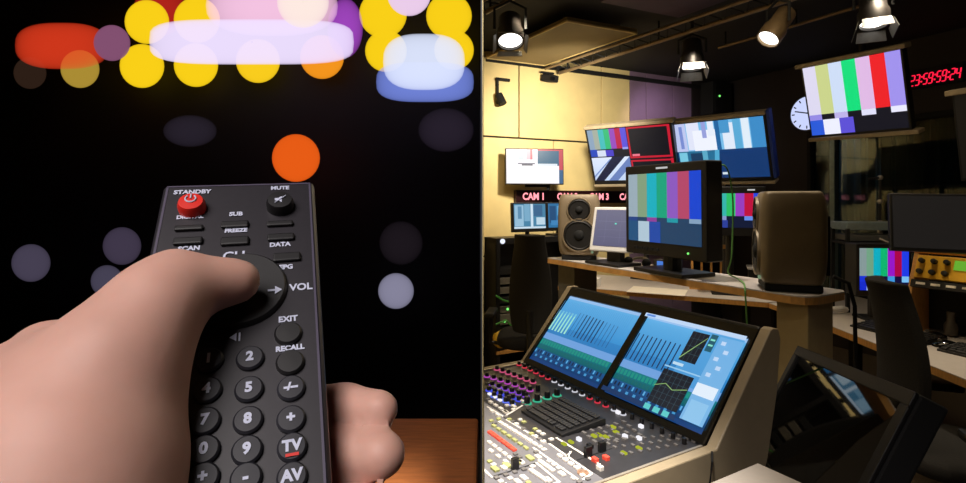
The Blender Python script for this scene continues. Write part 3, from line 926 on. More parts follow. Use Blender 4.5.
def keyboard(label, loc, rz, w=0.42, d=0.14, base=None, rows=5, cols=16, thin=1.0):
    o = thing('computer_keyboard', label, 'keyboard', loc, (0, 0, rz), group='computer keyboards')
    Mx = Matrix(((0, 0, 1, 0), (1, 0, 0, 0), (0, 1, 0, 0), (0, 0, 0, 1)))
    MB().prism([(-d / 2, 0.0), (d / 2, 0.0), (d / 2, 0.024), (d / 2 - 0.008, 0.026), (-d / 2, 0.010)], -w / 2, w / 2, Mx).build('case', base or BLACK, o, bevel=0.002)
    k = MB()
    sl = math.atan2(0.016, d - 0.008)
    for r in range(rows):
        y = -d / 2 + 0.016 + (d - 0.034) * r / (rows - 1)
        z = 0.0125 + (y + d / 2) * math.tan(sl)
        if r == 0:
            spec = [(0.04, 0.06), (0.12, 0.06), (0.36, 0.40), (0.62, 0.06), (0.70, 0.06), (0.83, 0.05), (0.89, 0.05), (0.95, 0.05)]
        else:
            spec = [((c + 0.5) / cols, 0.82 / cols) for c in range(cols)]
        for (u, wd_) in spec:
            k.box(((u - 0.5) * (w - 0.016), y, z + 0.003), (wd_ * (w - 0.016), (d - 0.02) / rows * 0.78, 0.006), rot=(sl, 0, 0))
    k.build('keys', mat('key_caps', (34, 33, 34), 0.5), o, bevel=0.0008)
    o.scale = (1, 1, thin)
    return o


keyboard('black computer keyboard on the right desk just below the turret', (2.18, 2.80, ZD), R(-76), 0.40, 0.15)
keyboard('black computer keyboard on the right desk cut by the picture edge', (2.27, 2.33, ZD), R(-72), 0.40, 0.15)
for lab, p, rz in (('black computer mouse on the desk edge, the farther one', (2.25, 2.755, 0), 0), ('black computer mouse on the desk, the nearer one with grey shine', (2.235, 2.605, 0), 0.2)):
    pass


def mouse(label, loc, rz):
    o = thing('computer_mouse', label, 'mouse', loc, (0, 0, rz), group='computer mice')
    prof = MB()
    vs, fs = [], []
    n, mN = 12, 12
    for i in range(n + 1):
        t = i / n
        y = -0.055 + 0.11 * t
        w = 0.033 * math.sqrt(max(0.02, 1 - (2 * t - 1) ** 4))
        hgt = 0.036 * math.sin(math.pi * (0.08 + 0.84 * t)) ** 0.7 * (1.05 - 0.3 * t)
        for j in range(mN + 1):
            a = math.pi * j / mN
            vs.append((w * math.cos(a), y, 0.001 + hgt * math.sin(a) ** 0.8))
    for i in range(n):
        for j in range(mN):
            a = i * (mN + 1) + j
            fs.append((a, a + 1, a + mN + 2, a + mN + 1))
        fs.append((i * (mN + 1), (i + 1) * (mN + 1), (i + 1) * (mN + 1) + mN, i * (mN + 1) + mN))
    fs.append(list(range(mN + 1)))
    fs.append(list(range(n * (mN + 1), (n + 1) * (mN + 1)))[::-1])
    prof.add(vs, fs).build('body', GLOSS, o, smooth=True)
    MB().cyl((-0.004, 0.026, 0.032), (0.004, 0.026, 0.032), 0.008, seg=12).build('scroll_wheel', UNIT, o, smooth=True)
    return o


mouse('black computer mouse on the right desk, the farther of the pair', (2.325, 2.735, ZD), R(60))
mouse('black computer mouse on the right desk, the nearer of the pair', (2.235, 2.555, ZD), R(60))
o = thing('handset', 'pale corded handset lying on the right desk behind the chair', 'handset', (2.19, 3.30, ZD), (0, 0, R(20)))
MB().tube([(-0.1, 0, 0.02), (-0.06, 0, 0.03), (0.06, 0, 0.03), (0.1, 0, 0.02)], 0.018).build('body', WHITE, o, smooth=True)
MB().tube([(0.1, 0, 0.02), (0.16, 0.05, 0.01), (0.12, 0.12, 0.01), (0.02, 0.1, 0.01)], 0.006).build('cord', MATS['pale_cable'], o, smooth=True)

# hung colour bar screen
fl, fe = face((2.58, 3.7, 2.174), (16.5, 1.3, -62), 0.551)
hb = [(222, 218, 242), (202, 212, 140), (206, 222, 248), (0, 222, 125), (224, 186, 230), (238, 30, 40), (160, 146, 238)]
o, _, _ = monitor('hanging_monitor', 'large tilted colour bar screen with beige rails hung from the ceiling', fl, fe, 0.65, 0.551, bars(hb, [(150, 140, 230), None, (190, 180, 235), None, (225, 225, 250), None, (235, 235, 255)], [(0.0, 0.15, (40, 90, 215)), (0.15, 0.33, (238, 240, 255)), (0.33, 0.48, (92, 80, 215))], 0.30, 0.22, (8, 14, 30)), bez=(0.014, 0.02, 0.022), depth=0.06)
MB().span((-0.35, -0.03, 0.535), (0.35, 0.06, 0.565)).build('top_rail', BEIGE, o, bevel=0.004)
MB().span((-0.33, -0.03, -0.02), (0.37, 0.06, 0.006)).build('bottom_rail', BEIGE, o, bevel=0.004)
inv = wmat(o).inverted()
p = wmat(o) @ Vector((0, 0.06, 0.3))
MB().cyl(inv @ p, inv @ (p + Vector((0.06, 0.03, 0))), 0.02).cyl(inv @ (p + Vector((0.06, 0.03, 0))), inv @ Vector((p.x + 0.06, p.y + 0.03, ZC)), 0.02).build('mount', MATTE, o)
# dark hung screen at the right
fl, fe = face((2.80, 2.72, 1.80), (12, 0, -64), 0.50)
o, _, _ = monitor('hanging_monitor', 'dark hung screen with a beige top rail at the right picture edge', fl, fe, 0.60, 0.50, [(0, 0, 1, 1, (8, 8, 9))], depth=0.06, case=MATTE)
MB().span((-0.32, -0.03, 0.49), (0.32, 0.06, 0.52)).build('top_rail', BEIGE, o, bevel=0.004)
inv = wmat(o).inverted()
p = wmat(o) @ Vector((0, 0.06, 0.3))
MB().cyl(inv @ p, inv @ (p + Vector((0.06, 0.03, 0))), 0.02).cyl(inv @ (p + Vector((0.06, 0.03, 0))), inv @ Vector((p.x + 0.06, p.y + 0.03, ZC)), 0.02).build('mount', MATTE, o)
o = thing('wall_panel', 'narrow yellow green panel on the wall beside the studio window', 'panel', M2 @ Vector((2.62, 0, 1.55)), (0, 0, math.atan2(A2.y, A2.x)))
MB().span((-0.19, -0.03, 0), (0.3, 0, 0.5)).build('board', mat('yellow_green_board', (200, 196, 100), 0.6), o, bevel=0.004)  # even yellow green board
MB().span((-0.2, -0.035, -0.02), (0.31, 0, 0.0)).build('ledge', mat('dark_green_ledge', (70, 76, 50), 0.6), o)

# clock and time display on the window wall
o = thing('wall_clock', 'round lit white clock half hidden behind the hung colour bars', 'clock', M2 @ Vector((1.06, 0, 2.346)), (0, 0, math.atan2(A2.y, A2.x)))
MB().lathe([(0.19, 0), (0.19, 0.035), (0.175, 0.04), (0.172, 0.03)], (0, 0, 0), (0, -1, 0), 40).build('case', BLACK, o, smooth=True)
MB().cyl((0, -0.029, 0), (0, -0.032, 0), 0.172, seg=40).build('dial', glow('lit_dial', (205, 215, 255), 1.0), o)
for i in range(12):
    a = i * math.pi / 6
    MB().box((0.145 * math.sin(a), -0.0335, 0.145 * math.cos(a)), (0.012, 0.002, 0.03), rot=(0, a, 0)).build('hour_mark', MATTE, o)
for a, l, w in ((R(-75), 0.13, 0.012), (R(95), 0.09, 0.016)):
    MB().box((l / 2 * math.sin(a), -0.036, l / 2 * math.cos(a)), (w, 0.002, l), rot=(0, a, 0)).build('hand', mat('dark_blue_hand', (30, 40, 90), 0.5), o)

SEG = {'0': 'abcdef', '1': 'bc', '2': 'abged', '3': 'abgcd', '4': 'fgbc', '5': 'afgcd', '6': 'afgedc', '7': 'abc', '8': 'abcdefg', '9': 'abcdfg'}
RED = glow('red_digits', (255, 30, 65), 1.3)
o = thing('time_display', 'black wall display with red digits reading a running time', 'time display', M2 @ Vector((2.15, 0, 2.445)), (0, 0, math.atan2(A2.y, A2.x)))
MB().span((-0.20, -0.035, -0.03), (0.20, 0, 0.135)).build('case', MATTE, o, bevel=0.006)
x = -0.176
H_, W7, T7 = 0.088, 0.027, 0.0085
sh = lambda z: 0.14 * z
for ch in '23:59:59:24':
    d = MB()
    if ch == ':':
        for z in (0.025, 0.065):
            MB().box((x + 0.006 + sh(z), -0.037, z), (0.011, 0.004, 0.013)).build('colon_dot', RED, o)
        x += 0.0195
        continue
    P = {'a': (0.5, 1, 1), 'g': (0.5, 0.5, 1), 'd': (0.5, 0, 1), 'f': (0, 0.75, 0), 'b': (1, 0.75, 0), 'e': (0, 0.25, 0), 'c': (1, 0.25, 0)}
    for s in SEG[ch]:
        u, v, hor = P[s]
        z = v * H_
        if hor:
            d.box((x + u * W7 + sh(z), -0.037, z), (W7 - 0.004, 0.004, T7))
        else:
            d.box((x + u * W7 + sh(z), -0.037, z), (T7, 0.004, H_ / 2 - 0.006), rot=(0, 0.14, 0))
    d.build('digit', RED, o)
    x += W7 + 0.0105

# ------------------------------------------------------------------ mixing console (local: x to the near right, y away from the operator)
CO = Vector((0.4864, 1.156, 0.907))
cz = math.atan2(-0.863, 0.506)
con = thing('mixing_console', 'large mixing console with two blue touch screens and rows of buttons', 'mixing console', CO, (0, 0, cz))
MC = wmat(con)
MCi = MC.inverted()


def onplate(px, py, up=0.0):
    """where the line of sight through a picture point meets the console plate"""
    Y = (EYE - CO.z) * F / (py - HY)
    p = MCi @ Vector(((px - CX) / F * Y, Y, CO.z))
    return p.x, p.y


TOP, XW, FR = 0.226, -0.725, -0.66
SL = math.atan2(0.226, 0.205)
PYZ = Matrix(((0, 0, 1, 0), (1, 0, 0, 0), (0, 1, 0, 0), (0, 0, 0, 1)))     # (y, z) profile extruded along x
body = [(FR, -0.012), (0.02, -0.012), (0.222, 0.205), (0.235, 0.205), (0.24, 0.18), (0.225, 0.07), (0.19, -0.06), (0.13, -0.20), (0.07, -0.32), (FR + 0.12, -0.20), (FR, -0.08)]
MB().prism(body, XW + 0.02, -0.02, PYZ).build('body', CONSOLE_BODY, con, clip=MC)
side = [(FR - 0.005, 0.003), (0.0, 0.003), (0.012, 0.003), (0.21, 0.236), (0.222, 0.24), (0.242, 0.236), (0.252, 0.21), (0.236, 0.08), (0.20, -0.06), (0.14, -0.20), (0.08, -0.33), (FR + 0.11, -0.215), (FR - 0.005, -0.09)]
MB().prism(side, -0.008, 0.018, PYZ).build('end_panel', CONSOLE_BODY, con, clip=MC, bevel=0.003)
side2 = [(FR, 0.003), (0.012, 0.003), (0.21, 0.236), (0.242, 0.236), (0.252, 0.21), (0.236, 0.08), (0.14, -0.20), (0.08, -0.33), (FR + 0.11, -0.215), (FR, -0.09)]
MB().prism(side2, XW, XW + 0.022, PYZ).build('end_panel', CONSOLE_BODY, con, clip=MC)
for x in (-0.62, -0.12):
    MB().span((x - 0.05, -0.34, -CO.z + 0.04), (x + 0.05, 0.0, -0.28)).span((x - 0.05, -0.45, -CO.z), (x + 0.05, 0.08, -CO.z + 0.05)).build('pedestal_leg', CONSOLE_BODY, con, bevel=0.006, clip=MC)
MB().span((XW + 0.022, FR, -0.012), (-0.008, -0.28, 0.0)).build('plate', CONSOLE_PLATE, con, clip=MC)
MB().span((XW + 0.022, -0.28, -0.012), (-0.008, 0.0, 0.0008)).build('upper_plate', CONSOLE_DARK, con, clip=MC)
# two screens with dark bezels, on the sloping back
MS = Matrix.Translation((0, 0.004, 0.004)) @ Matrix.Rotation(SL - math.pi / 2, 4, 'X')
Lsl = 0.305
con_s = []
X_L, X_M, X_R = -0.70, -0.346, -0.010


def console_screen(x0, x1, rects):
    w = x1 - x0
    b = MB()
    z0, z1 = 0.018, Lsl - 0.028
    b.span((x0, -0.004, 0.0), (x1, 0.012, z0), MS).span((x0, -0.004, z1), (x1, 0.012, Lsl), MS)
    b.span((x0, -0.004, z0), (x0 + 0.012, 0.012, z1), MS).span((x1 - 0.012, -0.004, z0), (x1, 0.012, z1), MS)
    bz = b.build('screen_bezel', GLOSS, con)
    sc = picture('touch_screen', bz, w - 0.024, z1 - z0, rects, 0.002, z0, 1.0, x0=(x0 + x1) / 2)
    sc.data.transform(MS)
    return bz


def console_pic(extra, leftlight):
    q = [(0, 0, 1, 1, (22, 96, 168), (62, 152, 214)), (0, 0.55, 1, 0.96, (56, 144, 208), (92, 172, 226)), (0, 0.96, 1, 1, (150, 190, 235)),
         (0, 0.18, 1, 0.33, (12, 88, 104), (18, 120, 132)), (0, 0.33, 1, 0.42, (110, 160, 220)), (0, 0.05, 1, 0.18, (8, 50, 100), (20, 84, 140)), (0, 0.0, 1, 0.05, (14, 60, 118))]
    N = 24
    for i in range(N):
        u = (i + 0.5) / N
        q.append((u - 0.016, 0.25, u + 0.012, 0.31, (26, 142, 128)))
        q.append((u - 0.016, 0.19, u + 0.012, 0.235, (14, 100, 104)))
        q.append((u - 0.012, 0.12, u + 0.004, 0.165, (16, 26, 50) if i % 3 else (90, 170, 220)))
        q.append((u - 0.014, 0.065, u + 0.014, 0.095, (70, 150, 205) if i % 2 else (24, 60, 110)))
    return q


cp1 = console_pic(0, True)
for i in range(40):
    cp1.append((0.02 + i * 0.0243, 0.60, 0.024 + i * 0.0243, 0.90, (70, 150, 212)))
for i in range(18):
    u = 0.07 + i * 0.048
    if i < 6:
        cp1.append((u - 0.012, 0.44, u + 0.012, 0.74, (150, 215, 215), (110, 190, 220)))
        cp1.append((u - 0.004, 0.44, u + 0.004, 0.70, (170, 240, 200)))
    else:
        d = 2 if 8 <= i <= 13 else 1
        cp1.append((u - 0.0035 * d, 0.44, u + 0.0035 * d, 0.80 - 0.004 * i, (18, 50, 92) if d == 2 else (32, 84, 140)))
cp2 = console_pic(0, False)
for i in range(10):
    u = 0.05 + i * 0.05
    cp2.append((u - 0.006, 0.42, u + 0.006, 0.74, (16, 44, 84)))
cp2 += [(0.56, 0.35, 1, 0.95, (74, 152, 214), (84, 164, 222)), (0.80, 0.05, 1, 0.93, (120, 180, 228), (110, 175, 228)), (0.0, 0.955, 1, 1, (190, 215, 245)), (0.02, 0.965, 0.12, 0.99, (90, 140, 220)),
        (0.55, 0.58, 0.71, 0.92, (14, 24, 38)), (0.47, 0.08, 0.76, 0.45, (14, 24, 38)), (0.46, 0.475, 0.80, 0.49, (150, 200, 235)), (0.52, 0.52, 0.62, 0.55, (190, 220, 240))]
for i in range(1, 6):
    cp2.append((0.47 + i * 0.0485, 0.08, 0.4725 + i * 0.0485, 0.45, (70, 96, 110)))
    cp2.append((0.47, 0.08 + i * 0.062, 0.76, 0.083 + i * 0.062, (60, 84, 96)))
for i in range(1, 4):
    cp2.append((0.55 + i * 0.04, 0.58, 0.552 + i * 0.04, 0.92, (60, 90, 100)))
    cp2.append((0.55, 0.58 + i * 0.085, 0.71, 0.583 + i * 0.085, (60, 90, 100)))
cp2.append(([(0.55, 0.60), (0.56, 0.60), (0.71, 0.87), (0.71, 0.88)], (150, 190, 120)))
cp2.append(([(0.47, 0.25), (0.56, 0.30), (0.64, 0.26), (0.76, 0.31), (0.76, 0.318), (0.64, 0.268), (0.56, 0.308), (0.47, 0.258)], (140, 180, 110)))
cp2 += [(0.73, 0.74, 0.79, 0.93, (30, 90, 110)), (0.74, 0.86, 0.78, 0.88, (130, 220, 200)), (0.74, 0.80, 0.78, 0.82, (130, 220, 200)), (0.81, 0.3, 0.99, 0.42, (225, 238, 252)), (0.83, 0.05, 0.98, 0.25, (140, 195, 235)), (0.0, 0.0, 0.78, 0.05, (14, 50, 96))]
for i in range(5):
    cp2.append((0.84 + 0.05 * (i % 2), 0.50 + i * 0.085, 0.88 + 0.05 * (i % 2), 0.54 + i * 0.085, (190, 215, 245)))
for i in range(3):
    cp2.append((0.48 + i * 0.09, 0.0, 0.54 + i * 0.09, 0.055, (90, 200, 200)))
console_screen(X_L, X_M, cp1)
console_screen(X_M, X_R, cp2)
MB().span((X_L, -0.004, Lsl), (X_R, 0.03, Lsl + 0.010), MS).build('screen_hood', BLACK, con, bevel=0.003)

# knobs, buttons, lines on the plate
KB = mat('knob_black', (14, 13, 15), 0.35)
PALE = mat('pale_button', (206, 198, 188), 0.4, noise=0.04)
LITW = glow('lit_white_button', (250, 248, 255), 1.0)
knobs = 0


def visible(x, y):
    return (MC @ Vector((x, y, 0))).x > 0.012


RING = {}


def ringmat(c):
    return glow('ring_%d_%d_%d' % c, c, 0.85)


def knob(x, y, r=0.0075, ring=None, hgt=0.016):
    if not visible(x, y):
        return
    o = MB().lathe([(r, 0.0), (r * 0.95, hgt * 0.8), (r * 0.75, hgt), (0.001, hgt)], (x, y, 0.0), (0, 0, 1), 12).build('knob', KB, con, smooth=True)
    if ring:
        MB().lathe([(r * 1.55, 0.0), (r * 1.5, 0.003), (r * 1.1, 0.0035), (r, 0.001)], (x, y, 0.0), (0, 0, 1), 14).build('light_ring', ringmat(ring), o, smooth=True)


BUTTONS = []


def button(x, y, m, w=0.013, d=0.008, h=0.005):
    if visible(x, y):
        BUTTONS.append((x, y, m, w, d, h))


def row(fn, a, b, n, *args, **kw):
    xa, ya = onplate(*a)
    xb, yb = onplate(*b)
    for i in range(n):
        t = i / max(1, n - 1)
        fn(xa + (xb - xa) * t, ya + (yb - ya) * t, *args, **kw)


# small knobs right below the screens
for i in range(22):
    knob(-0.69 + i * 0.031, -0.022, 0.0055, ((230, 60, 80) if i < 6 or 11 <= i <= 13 else (225, 225, 235)) if i < 16 else None, 0.014)
# coloured encoder block at the far left
blk = [((497, 370), (533, 383), (215, 90, 130)), ((487, 377), (530, 391), (190, 80, 190)), ((486, 384), (526, 397), (140, 80, 220)), ((489, 391), (519, 401), (80, 90, 240)), ((494, 397), (512, 405), (110, 130, 255))]
for i, (a, b, c) in enumerate(blk):
    row(knob, a, b, 7 - (i > 2) - (i > 3) * 2, 0.0068, c, 0.014)
row(knob, (527, 404), (557, 396), 4, 0.0085, (70, 190, 150), 0.02)
row(knob, (509, 402), (538, 391), 3, 0.007, None, 0.018)
row(button, (486, 400), (506, 413), 5, PALE, 0.014, 0.009)
row(button, (485, 392), (500, 401), 4, LITW, 0.012, 0.009)
row(button, (486, 408), (498, 416), 3, PALE, 0.014, 0.009)
row(button, (505, 413), (522, 402), 3, PALE, 0.016, 0.009)
row(button, (540, 398), (553, 405), 2, PALE, 0.012, 0.008)
# red button row and its neighbours
REDB = mat('red_button', (214, 70, 54), 0.35)
row(button, (487, 431), (513, 450), 7, REDB, 0.017, 0.010)
OLV = mat('olive_button', (150, 150, 96), 0.4)
row(button, (501, 424), (535, 445), 8, PALE, 0.016, 0.009)
row(button, (494, 427), (526, 449), 7, OLV, 0.014, 0.008)
row(button, (485, 440), (510, 459), 6, PALE, 0.013, 0.008)
row(button, (484, 447), (506, 463), 4, PALE, 0.013, 0.008)
row(button, (495, 470), (530, 459), 4, OLV, 0.020, 0.012)
row(button, (504, 469), (538, 458), 3, PALE, 0.016, 0.010)
row(button, (541, 463), (552, 471), 4, PALE, 0.013, 0.009)
row(button, (532, 472), (545, 481), 4, PALE, 0.013, 0.009)
row(button, (560, 457), (577, 469), 4, PALE, 0.013, 0.009)
row(button, (562, 475), (548, 481), 2, PALE, 0.016, 0.010)
row(button, (524, 479), (518, 483), 2, PALE, 0.018, 0.010)
# dense banks of small keys over the rest of the plate
random.seed(11)
TAKEN = [(b[0], b[1]) for b in BUTTONS]
GREYB = mat('grey_button', (96, 92, 90), 0.45)
for i in range(44):
    for j in range(24):
        x, y = -0.70 + i * 0.0155, -0.115 - j * 0.0215
        if -0.385 < x < -0.185 and y > -0.262:
            continue
        if x > -0.19 and y > -0.30:
            continue
        if (i % 9) == 8 or (j % 6) == 5 or random.random() < 0.12:
            continue
        if any(abs(x - a) < 0.014 and abs(y - b) < 0.013 for a, b in TAKEN):
            continue
        if x < -0.36 and y > -0.20:
            continue
        button(x, y, PALE if random.random() < 0.5 else (OLV if random.random() < 0.35 else GREYB), 0.009, 0.010, 0.004)
# panel to the right of the keyboard
LIME = glow('lime_button', (198, 206, 60), 0.75)
for p in ((564, 445), (571, 443), (594, 437), (599, 436), (613, 428), (616, 433), (624, 454), (639, 449), (606, 438)):
    x, y = onplate(*p)
    button(x, y, LIME, 0.014, 0.008)
for p in ((579, 441), (625, 438), (639, 440), (618, 414), (641, 428)):
    x, y = onplate(*p)
    button(x, y, LITW, 0.011, 0.008, 0.008)
for i in range(6):
    row(button, (584 + i * 8, 434 - i * 2.2), (600 + i * 8, 447 - i * 2.2), 4, mat('grey_button', (96, 92, 90), 0.45), 0.012, 0.007)
for i in range(9):
    row(button, (608 + i * 9, 441 - i * 0.6), (622 + i * 9, 455 - i * 1.6), 3, GREYB, 0.010, 0.006, 0.004)
for p in ((588, 457), (602, 452)):
    x, y = onplate(*p)
    f = MB().span((x - 0.0015, y - 0.03, 0), (x + 0.0015, y + 0.03, 0.0012)).build('fader_slot', MATTE, con)
    MB().box((x, y, 0.012), (0.010, 0.018, 0.022)).build('fader_cap', KB, f, bevel=0.002)
for p, m in (((595, 462), REDB), ((606, 460), REDB), ((590, 448), KB), ((600, 470), PALE)):
    x, y = onplate(*p)
    button(x, y, m, 0.014, 0.010, 0.009)
x, y = onplate(515, 470)
f = MB().span((x - 0.0015, y - 0.05, 0), (x + 0.0015, y + 0.05, 0.0012)).build('fader_slot', MATTE, con, clip=MC)
MB().box((x, y, 0.013), (0.010, 0.016, 0.024)).build('fader_cap', KB, f, bevel=0.002)
row(knob, (650, 420), (690, 436), 4, 0.006, None, 0.012)
x, y = onplate(641, 427)
x, y = onplate(583, 473)
MB().lathe([(0.012, 0), (0.012, 0.002), (0.007, 0.0025), (0.006, 0.001)], (x, y, 0), (0, 0, 1), 16).build('jog_ring', mat('tan_ring', (130, 100, 80), 0.4), con, smooth=True)
# buttons: the hundred that show largest are parts of their own, the rest one part
BUTTONS.sort(key=lambda b: (MC @ Vector((b[0], b[1], 0))).y)
for (x, y, m, w, d, h) in BUTTONS[:100]:
    MB().box((x, y, h / 2), (w, d, h)).build('button', m, con, bevel=0.001)
rest = {}
for b in BUTTONS[100:]:
    rest.setdefault(b[2].name, []).append(b)
for k_, bs in rest.items():
    q = MB()
    for (x, y, m, w, d, h) in bs:
        q.box((x, y, h / 2), (w, d, h))
    q.build('small_buttons', bs[0][2], con)['kind'] = 'stuff'
# printed white lines
LN = [((506, 420), (545, 443)), ((487, 407), (505, 418)), ((533, 448), (578, 480)), ((549, 444), (592, 474)), ((556, 438), (600, 465)), ((536, 463), (560, 483)), ((484, 470), (492, 478)), ((571, 452), (565, 460)), ((592, 474), (583, 480)), ((527, 403), (506, 416))]
for a, b in LN:
    xa, ya = onplate(*a)
    xb, yb = onplate(*b)
    d = Vector((xb - xa, yb - ya, 0))
    M = Matrix.Translation(((xa + xb) / 2, (ya + yb) / 2, 0.0011)) @ Matrix.Rotation(math.atan2(d.y, d.x), 4, 'Z')
    MB().box((0, 0, 0), (d.length, 0.005, 0.0008), M).build('printed_line', PALE, con, clip=MC)
MB().span((XW + 0.02, FR, 0.0005), (XW + 0.03, 0.0, 0.004)).build('edge_strip', SILVER, con, clip=MC)
MB().span((-0.014, FR, 0.0005), (-0.008, -0.0, 0.004)).build('edge_strip', SILVER, con, clip=MC)
# keyboard on the console
kp = MC @ Vector((-0.283, -0.170, 0.0018))
keyboard('black computer keyboard lying on the mixing console', kp, cz, 0.165, 0.135, rows=6, cols=16, thin=0.6)
# thin cable on the console end
tag(MB().tube([MC @ Vector(p) for p in ((0.022, -0.01, 0.006), (0.03, -0.02, -0.01), (0.031, -0.03, -0.06), (0.030, -0.035, -0.15), (0.034, -0.03, -0.3), (0.04, 0.0, -0.6), (0.05, 0.0, -0.90))], 0.0025).build('audio_cable', BLACK, smooth=True),
    'thin black cable hanging down the end of the mixing console', 'cable')

# ------------------------------------------------------------------ shelf behind the console, with what stands on it
ZS = 1.17
sh_ = thing('meter_shelf', 'long oak edged shelf behind the console carrying speakers and monitor', 'shelf', (CO.x, CO.y, 0), (0, 0, cz))
SX0, SX1, SY0, SY1 = -1.31, -0.088, 0.568, 0.80
poly = [(SX0, SY0), (SX1 - 0.05, SY0), (SX1 - 0.015, SY0 + 0.012), (SX1, SY0 + 0.05), (SX1, SY1 - 0.03), (SX1 - 0.02, SY1), (SX0, SY1)]
MB().prism(poly, ZS - 0.004, ZS).build('shelf_top', DESKTOP, sh_)
MB().prism(poly, ZS - 0.026, ZS - 0.004).build('edge_band', WOODEDGE, sh_)
MB().span((-0.20, 0.60, 0), (-0.105, 0.74, ZS - 0.026)).build('post', POST, sh_, bevel=0.004)
MB().span((-1.27, 0.60, 0), (-1.15, 0.74, ZS - 0.026)).build('post', mat('grey_post', (96, 92, 84), 0.5), sh_, bevel=0.004)
MS_ = wmat(sh_)


def speaker(label, lx, ly, n, wdt=0.20, dep=0.185, hgt=0.285):
    p = MS_ @ Vector((lx, ly, ZS))
    rz = math.atan2(n[0], -n[1])
    o = thing('studio_speaker', label, 'speaker', p, (0, 0, rz), group='taupe studio speakers on the shelf')
    zb = 0.022
    # rounded cabinet, tapering toward top and bottom and to the back
    vs, fs = [], []
    nz, na = 14, 40
    for i in range(nz + 1):
        t = i / nz
        z = zb + hgt * t
        e = 1 - 0.10 * abs(2 * t - 1) ** 3.0
        if t in (0, 1):
            e *= 0.95
        for k in range(na):
            a = 2 * math.pi * k / na
            ca, sa = math.cos(a), math.sin(a)
            x = math.copysign(abs(ca) ** 0.28, ca) * wdt / 2 * e
            y = math.copysign(abs(sa) ** 0.28, sa) * dep / 2 * e
            x *= 1 - 0.06 * (y / dep + 0.5)
            vs.append((x, y + dep / 2 * 0.0, z))
    for i in range(nz):
        for k in range(na):
            j = (k + 1) % na
            fs.append((i * na + k, i * na + j, (i + 1) * na + j, (i + 1) * na + k))
    fs.append(list(range(na))[::-1])
    fs.append(list(range(nz * na, (nz + 1) * na)))
    MB().add(vs, fs).build('cabinet', SPK, o, bevel=0.008, smooth=True, seg=3)
    yf = -dep / 2 - 0.001
    for (z, r, nm) in ((zb + 0.095, 0.073, 'woofer'), (zb + 0.212, 0.052, 'tweeter')):
        w = MB().lathe([(r + 0.006, 0.004), (r + 0.004, -0.004), (r, -0.004), (r * 0.97, 0.002)], (0, yf, z), (0, 1, 0), 32).build(nm, SPK, o, smooth=True)
        MB().lathe([(r * 0.97, -0.001), (r * 0.86, -0.005), (r * 0.78, 0.0015), (r * 0.45, 0.002)], (0, yf, z), (0, 1, 0), 32).build('cone', CONE, w, smooth=True)
        MB().ball((0, yf + 0.001, z), (r * 0.34, 0.012, r * 0.34), seg=20, rings=10).build('dust_cap', MATTE, w, smooth=True)
    MB().box((0, 0, 0.012), (wdt * 0.8, dep * 0.85, 0.024)).build('stand', MATTE, o, bevel=0.006)
    MB().cyl((0.06, yf + 0.006, zb + 0.018), (0.06, yf - 0.001, zb + 0.018), 0.006, seg=12).build('power_light', glow('pale_led', (170, 200, 160), 0.4), o)
    MB().box((0, dep / 2 + 0.002, zb + 0.12), (0.12, 0.01, 0.18)).build('rear_panel', MATTE, o, bevel=0.002)
    return o


speaker('taupe studio speaker facing forward at the far end of the shelf', -1.205, 0.678, (-0.2, -0.98))
speaker('taupe studio speaker turned sideways at the near end of the shelf', -0.205, 0.678, (-0.93, 0.36))

# white tablet
o = thing('tablet', 'white framed tablet with dark graph screen leaning on the shelf', 'tablet', Vector((0.548, 2.285, 1.226)), (R(-14), 0, R(-42)))
MB().span((-0.105, 0.0, 0), (0.105, 0.012, 0.20)).build('frame', WHITE, o, bevel=0.006)
tp = [(0, 0, 1, 1, (92, 92, 122), (112, 112, 138)), (0.1, 0.68, 0.9, 0.685, (140, 140, 165)), (0.1, 0.45, 0.9, 0.455, (120, 120, 150)), (0.1, 0.25, 0.9, 0.255, (120, 120, 150)), (0.54, 0.6, 0.59, 0.64, (110, 220, 200)), (0.3, 0.1, 0.305, 0.9, (120, 120, 150)), (0.7, 0.1, 0.705, 0.9, (120, 120, 150))]
picture('screen', o, 0.178, 0.162, tp, -0.0012, 0.024, 1.0)
inv = wmat(o).inverted()
Mb = inv @ Matrix.Translation((0.562, 2.30, ZS)) @ Matrix.Rotation(R(-58), 4, 'Z')
MB().box((0, 0.0, 0.006), (0.20, 0.14, 0.012), Mb).box((0.0, 0.02, 0.035), (0.08, 0.03, 0.06), Mb).build('stand', BLACK, o, bevel=0.003)

# broadcast monitor in the middle
fl, fe = face((0.676, 2.0, 1.411), (0.7, 0, -66.5), 0.352)
cc = [(150, 170, 182), (128, 156, 124), (0, 172, 190), (0, 160, 122), (138, 86, 190), (178, 68, 104), (8, 66, 205)]
o, sw, sh = monitor('broadcast_monitor', 'black broadcast monitor showing large colour bars in the middle of the shelf', fl, fe, 0.428, 0.352,
                    bars(cc, [(24, 64, 130), None, (140, 60, 150), None, (20, 150, 165), None, (130, 160, 190)], [(0.0, 0.155, (22, 78, 122)), (0.155, 0.32, (172, 196, 212)), (0.32, 0.48, (24, 70, 160))], 0.36, 0.30, (26, 62, 96)), bez=(0.022, 0.034, 0.052), depth=0.075)
MB().span((-0.03, -0.002, 0.333), (0.03, 0.0, 0.340)).build('badge', STRIP, o)
MB().ball((0.13, -0.002, 0.025), 0.004, seg=8, rings=6).build('power_light', MATS['green_led'], o)
leg_down(o, 0, 0.05, 0.04, ZS + 0.001, 0.035, 0.26, 0.16)
kb = MB()
for i in range(5):
    kb.box((-0.15 + i * 0.03, -0.003, 0.025), (0.018, 0.004, 0.010))
kb.build('control_buttons', MATTE, o)
